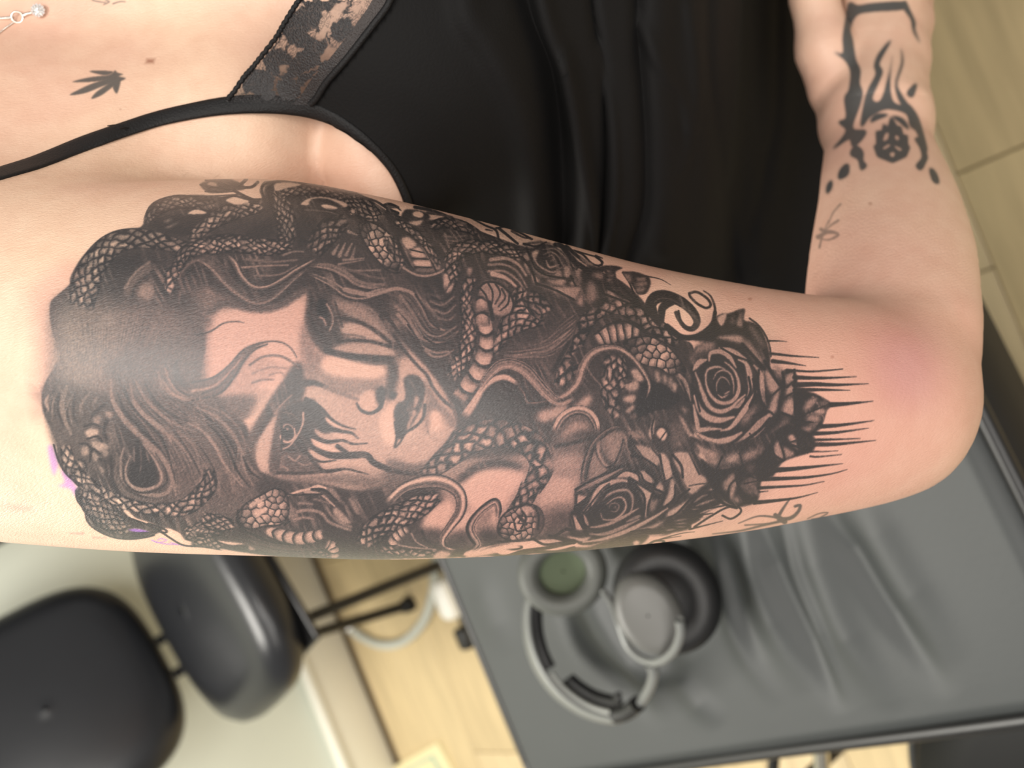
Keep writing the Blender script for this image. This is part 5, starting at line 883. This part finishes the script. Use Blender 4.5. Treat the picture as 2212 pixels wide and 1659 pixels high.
def build_necklace():
    sil = mat('silver', lin(225, 222, 215), .18, .5, 1); gem = mat('clear_stone', lin(245, 245, 245), .05, .9, .6); f = sd_body
    def on(px, py, lift): 
        D = hit(f, [px], [py])[0] - lift; return to_world(np.array([pt(px, py, D)]))[0]
    c = on(82, 22, .003); e = empty('necklace', tuple(c), 'fine silver necklace with round stone-set pendant lying on the bare chest', 'necklace')
    n_ = CAM - c; n_ /= np.linalg.norm(n_); u = np.cross(n_, (0, 0, 1)); u /= np.linalg.norm(u); v = np.cross(n_, u)
    V, F = lathe([(.0001, -.0012), (.0022, -.001), (.0026, 0), (.0022, .0009), (.0001, .001)], c, n_, 24); pd = mesh_np('pendant', V, F, sil, e)
    g = [(0, 0)] + [(1.0, k * math.pi / 3) for k in range(6)] + [(1.9, k * math.pi / 6) for k in range(12)]
    me = None
    for k, (r_, a) in enumerate(g):
        p = c + n_ * .0010 + .00115 * r_ * (math.cos(a) * u + math.sin(a) * v); bm = bmesh.new(); bmesh.ops.create_icosphere(bm, subdivisions=1, radius=.00062); V = np.array([x.co[:] for x in bm.verts]) + p; F = [[w_.index for w_ in q.verts] for q in bm.faces]; bm.free(); mesh_np('stone', V, F, gem, pd, False)
    rc = on(37, 37, .002); V, F = tube([rc + .0021 * (math.cos(a) * u + math.sin(a) * v) for a in np.linspace(0, 2 * math.pi, 24, endpoint=False)], .00042, 8, 49, True); mesh_np('ring', V, F, sil, e)
    for pts in ([(70, 27), (58, 30), (52, 33)], [(24, 38), (10, 39), (-20, 40)], [(30, 48), (15, 58), (0, 70), (-20, 90)]):
        q = spline(np.array(pts, float), 24 if len(pts) > 3 else 10); cv = []
        for k, (x, y) in enumerate(q):
            p = on(x, y, .0012); bm = bmesh.new(); bmesh.ops.create_icosphere(bm, subdivisions=1, radius=.00075 if pts[0][0] != 30 else .00035); cv.append((np.array([w_.co[:] for w_ in bm.verts]) + p, [[w_.index for w_ in z.verts] for z in bm.faces])); bm.free()
        V, F = join(cv); mesh_np('chain', V, F, sil, e)['kind'] = 'stuff'
# ================================================================= room shell
def build_room():
    dark = mat('plank_joint', lin(150, 130, 98), .8)
    fl = mesh_np('floor', [(-2.6, -1.2, -.012), (2.4, -1.2, -.012), (2.4, 2.62, -.012), (-2.6, 2.62, -.012)], [[0, 1, 2, 3]], dark, origin=(0, 0, 0)); tag(fl, kind='structure'); fl['label'] = 'light oak plank floor'
    rnd = random.Random(4); pw, pl = .17, 1.25; V, F = rbox((0, 0, -.006), (pl - .0018, pw - .0018, .012), r=.0015, seg=1); me = None
    mats = [mat('light_oak_%d' % i, lin(*c), .40, .45, noise=.17, nscale=5, bump=.1, bscale=40, stretch=(1.0, 10, 10)) for i, c in enumerate([(202, 181, 140), (208, 187, 147), (196, 175, 135), (205, 185, 148)])]
    base = [bpy.data.meshes.new('plank') for _ in mats]
    for m_, me in zip(mats, base): me.from_pydata(V.tolist(), [], F); me.materials.append(m_)
    for r in range(20):
        y = -.80 + r * pw; off = rnd.uniform(0, pl)
        for k in range(-1, 4):
            x = -2.4 + off + k * pl - pl / 2
            if x < -2.6 or x > 2.4: continue
            o = bpy.data.objects.new('plank', base[rnd.randrange(4)]); o.location = (x, y, 0); link(o, fl)
    wallm = mat('wall_paint', lin(214, 218, 205), .7, .3, noise=.03, nscale=3)
    V, F = rbox((0, 2.62, 1.3), (5.0, .10, 2.6), r=.004, seg=1); tag(mesh_np('wall_back', V, F, wallm, smooth_=False), kind='structure')
    base_m = mat('baseboard_paint', lin(226, 220, 200), .4, .5)
    V, F = rbox((0, 2.556, .058), (5.0, .028, .115), r=.006); tag(mesh_np('baseboard_back', V, F, base_m), kind='structure')
    V, F = rbox((0, 2.552, .128), (5.0, .034, .026), r=.01); tag(mesh_np('trim_1', V, F, mat('trim_paint', lin(238, 236, 222), .35, .5)), kind='structure')
# ================================================================= chair
def build_chair(loc, rot, label):
    e = empty('visitor_chair', loc, label, 'chair', 'padded visitor chairs against the wall')
    lea = mat('black_vinyl', lin(30, 31, 34), .28, .5, noise=.08, nscale=8, bump=.15, bscale=160); frame = mat('black_tube', lin(16, 16, 17), .3, .5); chrome = mat('chrome', lin(190, 190, 190), .2, .5, 1)
    cx, cy = loc[0], loc[1]
    def pad(name, c, s, ax, crown, n=28):
        # superellipse cushion with a crowned top
        u = np.linspace(0, 2 * math.pi, 64, endpoint=False); ex = 3.2; rings = []
        sg = lambda v, e_: np.sign(v) * np.abs(v) ** (2 / e_)
        prof = [(.02, -.5), (.80, -.5), (.93, -.46), (.985, -.3), (1, -.05), (.985, .2), (.93, .38), (.84, .47), (.70, .5), (.55, .5), (.4, .5), (.25, .5), (.12, .5), (.02, .5)]
        for k, h in prof: rings.append(np.stack([sg(np.cos(u), 2 + 1.2 * k ** 2) * k * s[0] / 2, sg(np.sin(u), 2 + 1.2 * k ** 2) * k * s[1] / 2, np.full(64, h * s[2]) + (crown * (1 - k * k) if h > .3 else 0)], 1))
        V = np.vstack(rings) @ np.array(ax) + np.array(c); F = [list(f) for f in grid_faces(len(prof), 64, False, True)]; F += [list(range(64))[::-1], list(range(64 * (len(prof) - 1), 64 * len(prof)))]
        return mesh_np(name, V, F, lea, e)
    X, Y, Z = np.eye(3)
    pad('seat', (cx, cy - .20, .465), (.48, .41, .085), (X, Y * .998 + Z * .05, Z), .02)
    t = math.radians(17); up = np.array([0, math.sin(t), math.cos(t)]); nrm = np.array([0, -math.cos(t), math.sin(t)])
    pad('backrest', (cx, cy + .10, .74), (.44, .47, .075), (X, up, nrm), .015)
    V, F = rbox((cx, cy - .20, .412), (.40, .40, .014), r=.006); mesh_np('seat_pan', V, F, frame, e)
    for s in (-1, 1):
        V, F = tube([(cx + s * .04, cy - .05, .415), (cx + s * .04, cy + .08, .43), (cx + s * .04, cy + .125, .50), (cx + s * .04, cy + .145, .66)], .011); br = mesh_np('back_bracket', V, F, frame, e)
        V, F = lathe([(.001, .012), (.013, .011), (.016, .005), (.016, 0)], (cx + s * .04, cy + .085, .462), (0, -1, 0), 16, (1, 0, 0)); mesh_np('bolt', V, F, chrome, br)
        for a in (-1, 1):
            top = (cx + s * .125, cy - .20 + a * .05, .412); ft = (cx + s * .17, cy - .20 + (.16 if a > 0 else -.10), .018)
            V, F = tube([top, tuple(np.array(top) * .5 + np.array(ft) * .5), ft], .0115, m=12); lg = mesh_np('leg', V, F, frame, e)
            V, F = lathe([(.001, 0), (.018, 0), (.019, .008), (.014, .028), (.012, .03)], (ft[0], ft[1], 0.0), (0, 0, 1), 20, (1, 0, 0)); mesh_np('foot_glide', V, F, frame, lg)
    V, F = tube([(cx - .125, cy - .25, .40), (cx, cy - .25, .40), (cx + .125, cy - .25, .40)], .009, m=8); mesh_np('crossbar', V, F, frame, e); e.rotation_euler[2] = rot
    return e
# ================================================================= treatment table
ZB = .62
def build_table():
    e = empty('massage_table', (.4, .65, 0), 'wide black vinyl treatment table with creased cover and piped edge', 'treatment table')
    vin = mat('black_table_vinyl', lin(52, 55, 55), .55, .5, noise=.05, nscale=9, bump=.12, bscale=240); pip_m = mat('black_piping', lin(24, 24, 24), .38, .5); fr = mat('black_table_frame', lin(14, 14, 14), .4, .5); chrome = mat('table_chrome', lin(190, 188, 180), .22, .5, 1)
    a0, a1 = WZ(950, 1220, ZB), WZ(1130, 1659, ZB); b0, b1 = WZ(2096, 1000, ZB), WZ(2212, 1199, ZB); c0, c1 = WZ(1500, 1651, ZB), WZ(2212, 1556, ZB)
    def meet(p, q, r, s):
        d, g = (q - p)[:2], (s - r)[:2]; t = np.linalg.solve(np.stack([d, -g], 1), (r - p)[:2]); return p + t[0] * (q - p)
    A, B = meet(a0, a1, c0, c1), meet(b0, b1, c0, c1); da = (a0 - a1) / abs(a0 - a1)[0]; L = 1.55
    Cc = A + da * (L * 1.0); db = (b0 - b1) / abs(b0 - b1)[0]; D = B + (.5 * db + .5 * da) / 1 * L
    nu, nv = 420, 230; u = np.r_[np.linspace(0, .42, 330, endpoint=False), np.linspace(.42, 1, nu - 330)]; v = np.linspace(0, 1, nv); U_, V_ = np.meshgrid(u, v, indexing='ij')
    P_ = (A * (1 - U_[..., None]) + Cc * U_[..., None]) * (1 - V_[..., None]) + (B * (1 - U_[..., None]) + D * U_[..., None]) * V_[..., None]
    P_ = P_.reshape(-1, 3); px = to_px(from_world(P_)); z = np.zeros(len(P_))
    q = lambda s: np.array([[float(t) for t in w_.split(',')] for w_ in s.split()])
    def ridge(s, w, h):
        pl = spline(q(s), 60); near_ = (px[:, 0] > pl[:, 0].min() - 3 * w) & (px[:, 0] < pl[:, 0].max() + 3 * w); Q = px[near_]; d = np.full(len(Q), 1e9); fd = np.zeros(len(Q)); o = np.zeros(len(px))
        for k in range(59):
            e0, e1 = pl[k], pl[k + 1]; dd = e1 - e0; t = np.clip(((Q - e0) @ dd) / (dd @ dd), 0, 1); ds = np.hypot(*((Q - e0 - t[:, None] * dd).T)); m = ds < d; d[m] = ds[m]; fd[m] = ((k + t) / 59)[m]
        o[near_] = h * np.exp(-(d / w) ** 2) * np.clip(np.minimum(fd, 1 - fd) / .35, 0, 1) ** 1.3; return o
    for s, w_, h in (('1740,1000 1800,1130 1850,1210 1910,1310 1985,1410 2060,1510', 27, -.0075), ('1600,1020 1645,1150 1680,1250 1735,1365 1790,1470 1825,1545', 22, -.0070), ('1530,1050 1560,1170 1585,1260 1610,1340 1665,1430', 20, -.0045), ('1690,1000 1735,1130 1775,1240 1820,1350 1880,1450 1945,1545', 34, .0052), ('1660,1010 1695,1135 1725,1240 1765,1340 1800,1440 1832,1525', 13, .0040), ('1570,1030 1610,1150 1640,1270 1690,1390 1745,1500', 26, .0050), ('1510,1050 1545,1165 1560,1260 1580,1340 1620,1430 1685,1525', 20, .0046), ('1810,990 1870,1110 1930,1220 2000,1330 2070,1440', 40, .0036), ('1250,1220 1280,1290 1330,1380 1390,1470 1440,1560', 24, .0045), ('1190,1260 1230,1330 1290,1420 1370,1500 1440,1570', 22, -.0045), ('1330,1230 1380,1330 1440,1430 1510,1530', 26, -.0040), ('1430,1420 1490,1500 1560,1570', 24, .0036), ('1030,1220 1060,1320 1100,1420', 30, .0028)): z += 1.25 * ridge(s, w_, h)
    z += .0015 * (n2(P_[:, 0] * 9 + 50, P_[:, 1] * 9 + 50) - .5)
    ed = np.minimum(np.minimum(U_ * L, V_ * .58), (1 - V_) * .58).ravel(); z *= np.clip(ed / .03, 0, 1); z -= .012 * np.clip(1 - ed / .014, 0, 1) ** 2
    P_[:, 2] += z; top = mesh_np('cushion_top', P_, grid_faces(nu, nv)[:, ::-1], vin, e)
    # sides of the cushion
    loop = [A, B, D, Cc]; th = .085
    for i in range(4):
        p, r = loop[i], loop[(i + 1) % 4]; n_ = 40; t = np.linspace(0, 1, n_)[:, None]; row = p * (1 - t) + r * t; out = np.cross(r - p, (0, 0, 1)); out /= np.linalg.norm(out)
        if out @ ((A + D) / 2 - p) > 0: out = -out
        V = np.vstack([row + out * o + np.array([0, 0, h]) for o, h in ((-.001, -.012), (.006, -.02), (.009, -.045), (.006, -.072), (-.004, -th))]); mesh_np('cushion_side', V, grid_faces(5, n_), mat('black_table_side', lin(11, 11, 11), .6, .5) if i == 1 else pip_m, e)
        wob = np.array([0, 0, 1.0]) * (np.sin(np.linspace(0, 9, 14)) * .0015)[:, None]
        pts = p * (1 - np.linspace(0, 1, 14)[:, None]) + r * np.linspace(0, 1, 14)[:, None] + wob + np.array([0, 0, -.012]) + out * .004
        V, F = tube(pts, .0065, 10, 60); mesh_np('piping', V, F, pip_m, e)
    mid = (A + B + Cc + D) / 4
    V = np.vstack([np.array([mid + (p - mid) * .93 + (0, 0, -th - .045), mid + (p - mid) * .93 + (0, 0, -th + .005)]) for p in loop]); F = [[0, 2, 4, 6], [7, 5, 3, 1]] + [[2 * i, 2 * i + 1, (2 * i + 3) % 8, (2 * i + 2) % 8] for i in range(4)]
    mesh_np('apron', V, F, fr, e, False)
    for p in loop:
        t0 = mid + (p - mid) * .86 + (0, 0, -th - .04); t1 = mid + (p - mid) * .92; t1[2] = .012
        V, F = tube([t0, (t0 + t1) / 2, t1], .021, m=10); lg = mesh_np('leg', V, F, fr, e)
        V, F = lathe([(.001, 0), (.026, 0), (.027, .02), (.022, .03)], (t1[0], t1[1], 0), (0, 0, 1), 18, (1, 0, 0)); mesh_np('rubber_foot', V, F, fr, lg)
    return e
def build_stool():
    """round stool and its base, at the corner of the frame beside the table"""
    c = WZ(2400, 1832, .50); e = empty('round_stool', (c[0], c[1], 0), 'round black stool seat with a light rim at the corner beside the table', 'stool')
    lea = mat('stool_vinyl', lin(10, 10, 10), .5, .2); fr = mat('stool_base', lin(12, 12, 12), .35, .5); ch = mat('stool_chrome', lin(200, 198, 190), .2, .5, 1)
    V, F = lathe([(.001, .0), (.12, .004), (.165, -.006), (.182, -.03), (.182, -.06), (.17, -.072), (.001, -.074)], (c[0], c[1], .50), (0, 0, 1), 64, (1, 0, 0)); mesh_np('seat', V, F, lea, e)
    a = np.linspace(0, 2 * math.pi, 40, endpoint=False); V, F = tube(np.stack([c[0] + .184 * np.cos(a), c[1] + .184 * np.sin(a), np.full(40, .468)], 1), .005, 8, 81, True); mesh_np('rim', V, F, mat('stool_rim', lin(60, 60, 58), .3, .5, .3), e)
    V, F = lathe([(.028, .06), (.028, .28), (.018, .281), (.018, .45)], (c[0], c[1], 0), (0, 0, 1), 24, (1, 0, 0)); mesh_np('gas_column', V, F, ch, e)
    for k in range(5):
        t = k * 2 * math.pi / 5 + .4; d = np.array([math.cos(t), math.sin(t), 0]); V, F = tube([c * (1, 1, 0) + (0, 0, .10) + d * .03, c * (1, 1, 0) + (0, 0, .085) + d * .15, c * (1, 1, 0) + (0, 0, .06) + d * .27], [.018, .013], m=10); lg = mesh_np('leg', V, F, fr, e)
        V, F = lathe([(.001, -.012), (.022, -.012), (.025, 0), (.022, .012), (.001, .012)], c * (1, 1, 0) + (0, 0, .026) + d * .27, np.cross(d, (0, 0, 1)), 20); mesh_np('castor', V, F, fr, lg)
def build_trolley():
    """the legs seen past the table's edge belong to a small instrument stand"""
    e_p = [(1665, 1625, 1652, 1700), (1988, 1590, 1985, 1700)]
    c = WZ(1830, 1800, .35); e = empty('instrument_stand', (c[0], c[1], 0), 'thin black and chrome frame legs showing past the piped table edge', 'stand')
    fr = mat('stand_black', lin(12, 12, 12), .35, .5); ch = mat('stand_chrome', lin(205, 200, 185), .22, .5, 1)
    tops = []
    for (x0, y0, x1, y1), m_, r in (((1676, 1600, 1660, 1760), fr, .007), ((1986, 1560, 1986, 1760), fr, .0085), ((1772, 1600, 1780, 1760), ch, .0095)):
        p0, p1 = WZ(x0, y0, .40), WZ(x1, y1, .40); V, F = tube([p0, (p0 + p1) / 2, p1], r, m=12); mesh_np('rail', V, F, m_, e); tops.append((p0, p1))
    p0, p1 = tops[0][1], tops[1][1]; d = (p1 - p0) / np.linalg.norm(p1 - p0); V, F = tube([p0 - d * .02, (p0 + p1) / 2, p1 + d * .02], .009, m=12); mesh_np('end_bar', V, F, fr, e)
    q0, q1 = tops[0][0], tops[1][0]; V, F = tube([q0 - d * .02, (q0 + q1) / 2, q1 + d * .02], .009, m=12); mesh_np('end_bar', V, F, fr, e)
    for p in (p0, p1, q0, q1):
        V, F = tube([p, p * (1, 1, .5), p * (1, 1, 0) + (0, 0, .006)], .009, m=8); mesh_np('leg', V, F, fr, e)
# ================================================================= headphones on the table
def build_headphones():
    c = WZ(1300, 1390, ZB); e = empty('headphones', tuple(c), 'grey over-ear headphones with black cushions lying on the creased table', 'headphones')
    sh = mat('headphone_grey', lin(88, 88, 85), .42, .5, noise=.03); silver = mat('headphone_silver', lin(118, 120, 118), .3, .5, .25); blk = mat('headphone_cushion', lin(16, 16, 17), .5, .5, bump=.2, bscale=300); rub = mat('headphone_rubber', lin(78, 80, 76), .5, .4); mesh_g = mat('speaker_mesh', lin(92, 102, 82), .8, .2, bump=.6, bscale=900)
    view = np.array([0, 0, 0.0]); at = lambda x, y, h: WZ(x, y, ZB + h + .018)
    tocam = lambda p: (CAM - p) / np.linalg.norm(CAM - p)
    # cup lying open towards us
    p = at(1216, 1236, .050); n_ = tocam(p) + np.array([-.15, .1, .1]); n_ /= np.linalg.norm(n_)
    V, F = lathe([(.001, -.036), (.020, -.035), (.030, -.028), (.034, -.014), (.033, -.004)], p, n_, 48); mesh_np('ear_cup_shell', V, F, sh, e)
    a = np.linspace(0, 2 * math.pi, 48, endpoint=False); u = np.cross(n_, (0, 0, 1)); u /= np.linalg.norm(u); v = np.cross(n_, u)
    V, F = tube([p + .0285 * (1.0 * math.cos(t) * u + 1.08 * math.sin(t) * v) + n_ * .004 for t in a], .0098, 14, 97, True); mesh_np('ear_cushion', V, F, rub, e)
    V, F = lathe([(.001, -.004), (.012, -.005), (.022, -.003)], p, n_, 40); mesh_np('speaker_cover', V, F, mesh_g, e)
    # cup showing its outer shell
    p = at(1400, 1330, .064); n_ = tocam(p) + np.array([-.10, -.05, .25]); n_ /= np.linalg.norm(n_); u = np.cross(n_, (0, 0, 1)); u /= np.linalg.norm(u)
    sc = (1.16, .86)
    V, F = lathe([(.001, .001), (.020, .0008), (.0265, -.0005), (.0295, -.004), (.031, -.012), (.030, -.022), (.02, -.026)], p, n_, 56, scale=sc); mesh_np('ear_cup_shell', V, F, sh, e)
    p2 = p - n_ * .030 + XI * .014 - YI * .011; a = np.linspace(0, 2 * math.pi, 48, endpoint=False); v = np.cross(n_, u)
    V, F = tube([p2 + .0285 * (1.15 * math.cos(t) * u + 1.0 * math.sin(t) * v) for t in a], .0165, 14, 97, True); mesh_np('ear_cushion', V, F, blk, e)
    V, F = lathe([(.001, .016), (.030, .014), (.033, -.012), (.001, -.014)], p2, n_, 40, scale=(1.1, 1)); mesh_np('cushion_back', V, F, blk, e)
    # yoke around it
    yk = [(1467, 1338, .078), (1470, 1368, .076), (1458, 1402, .072), (1434, 1424, .068), (1408, 1430, .066), (1378, 1418, .064), (1354, 1392, .062), (1338, 1350, .060), (1322, 1305, .052), (1304, 1278, .045)]
    V, F = tube([at(*t) for t in yk], [.0036, .0038, .0034, .003], 10, 60); mesh_np('yoke', V, F, silver, e)
    V, F = tube([at(1404, 1432, .064), at(1412, 1452, .060), at(1406, 1480, .054), at(1388, 1512, .046), at(1366, 1536, .040)], [.005, .0046, .0042], 10, 40); mesh_np('slider', V, F, silver, e)
    # headband: swept strip
    hb = [(1149, 1272, .040), (1138, 1320, .036), (1142, 1380, .034), (1162, 1440, .034), (1200, 1494, .036), (1252, 1534, .038), (1304, 1554, .040), (1345, 1556, .041), (1376, 1536, .043), (1398, 1500, .048)]
    P0 = spline([at(*t) for t in hb], 70); tg = np.gradient(P0, axis=0); tg /= np.linalg.norm(tg, axis=1, keepdims=True); dep = np.stack([-tocam(t) for t in P0]) ; dep[:, 2] *= .6; dep /= np.linalg.norm(dep, axis=1, keepdims=True); inw = np.cross(tg, dep); inw /= np.linalg.norm(inw, axis=1, keepdims=True)
    ctr = at(1300, 1400, .04); inw *= np.sign(((ctr - P0) * inw).sum(1))[:, None]
    def strip(name, i0, i1, off, th, wd, m_):
        pr = [(0, 0), (.4, -.12), (1, -.05), (1.05, .5), (1, 1.05), (.4, 1.12), (0, 1), (-.1, .5)]
        V = np.vstack([P0[i] + inw[i] * (off + a_ * th) + dep[i] * (b_ * wd - .004) for i in range(i0, i1) for a_, b_ in pr]); n8 = i1 - i0; F = [list(f) for f in grid_faces(n8, 8, False, True)] + [list(range(8)), list(range(8 * n8 - 8, 8 * n8))[::-1]]
        return mesh_np(name, V, F, m_, e)
    strip('headband', 0, 66, -.001, .0045, .026, silver); strip('headband_cushion', 3, 26, .004, .011, .024, blk); strip('headband_liner', 26, 55, .004, .006, .022, mat('liner_grey', lin(150, 152, 148), .4, .5)); strip('headband_liner', 30, 60, .014, .010, .026, blk)
    V, F = tube([at(1330, 1545, .045), at(1355, 1538, .045), at(1378, 1520, .047)], .0075, m=14); mesh_np('hinge', V, F, blk, e)
# ================================================================= small things on the floor
def build_small():
    grey = mat('cable_grey', lin(190, 192, 182), .5, .4); pts = [WZ(*t) for t in ((955, 1150, .012), (942, 1215, .012), (936, 1280, .012), (915, 1342, .012), (872, 1385, .012), (825, 1393, .012), (785, 1378, .012), (757, 1357, .018))]
    V, F = tube(pts, .011, 10, 70); o = mesh_np('cable', V, F, grey); tag(o, 'grey cable looping across the oak floor beside the chair feet', 'cable')
    p = WZ(757, 1357, .022); V, F = lathe([(.001, .014), (.010, .010), (.0145, 0), (.010, -.010), (.001, -.014)], p, (0, 0, 1), 24, (1, 0, 0)); mesh_np('plug_end', V, F, mat('plug_steel', lin(205, 205, 200), .2, .5, .6), o)
    p = WZ(972, 1290, .03); e = empty('power_adapter', (p[0], p[1], 0), 'rounded white adapter on the floor against the table side', 'adapter')
    V, F = rbox((p[0], p[1] , .032), (.09, .05, .06), r=.02, seg=5); mesh_np('housing', V, F, mat('adapter_white', lin(232, 230, 220), .35, .5), e)
    p = WZ(1004, 1378, .02); V, F = rbox((p[0], p[1], .018), (.05, .035, .034), r=.009); mesh_np('connector', V, F, mat('adapter_black', lin(12, 12, 12), .4, .5), e)
    q = [WZ(982, 1308, .03), WZ(994, 1340, .025), WZ(1003, 1370, .02)]; V, F = tube(q, .004, 8, 20); mesh_np('lead', V, F, mat('adapter_lead', lin(20, 20, 20), .4, .5), e)
    a, b, c = WZ(948, 1602, .004), WZ(880, 1640, .004), WZ(985, 1668, .004); X_ = (b - a) * 3; Y_ = (c - a) * 2.4
    e = empty('booklet', tuple(a), 'cream booklet with pale teal print lying on the oak floor', 'booklet')
    V = np.array([a, a + X_, a + X_ + Y_, a + Y_]); V = np.vstack([V - (0, 0, .004), V + (0, 0, .006)]); F = [[3, 2, 1, 0], [4, 5, 6, 7], [0, 1, 5, 4], [1, 2, 6, 5], [2, 3, 7, 6], [3, 0, 4, 7]]
    mesh_np('cover', V, F, mat('booklet_cream', lin(226, 214, 170), .6, .3, noise=.05), e, False)
    V = np.array([a + X_ * x + Y_ * y + (0, 0, .0068) for x, y in ((.08, .10), (.92, .10), (.92, .90), (.08, .90))]); V2 = np.array([a + X_ * x + Y_ * y + (0, 0, .0068) for x, y in ((.11, .13), (.89, .13), (.89, .87), (.11, .87))]); mesh_np('printed_border', np.vstack([V, V2]), [[i, (i + 1) % 4, 4 + (i + 1) % 4, 4 + i] for i in range(4)], mat('booklet_teal', lin(150, 180, 160), .6, .3), e, False)
# ================================================================= build
draw_tattoo()
build_room()
build_table()
c1 = build_chair((-.222, 2.27, 0), math.radians(18), 'black padded visitor chair in full view against the pale wall')
c2 = build_chair((.33, 2.27, 0), math.radians(20), 'second black padded chair, mostly hidden behind the raised arm')
build_stool(); build_trolley()
build_headphones(); build_small()
person = empty('person', tuple(to_world(np.array([pt(1700, -200, .66)]))[0] * (1, 1, 0) + (0, 0, 0)), 'person in black lace camisole seated with large serpent tattoo on upper arm', 'person')
build_body(person); build_clothes(person); build_necklace()
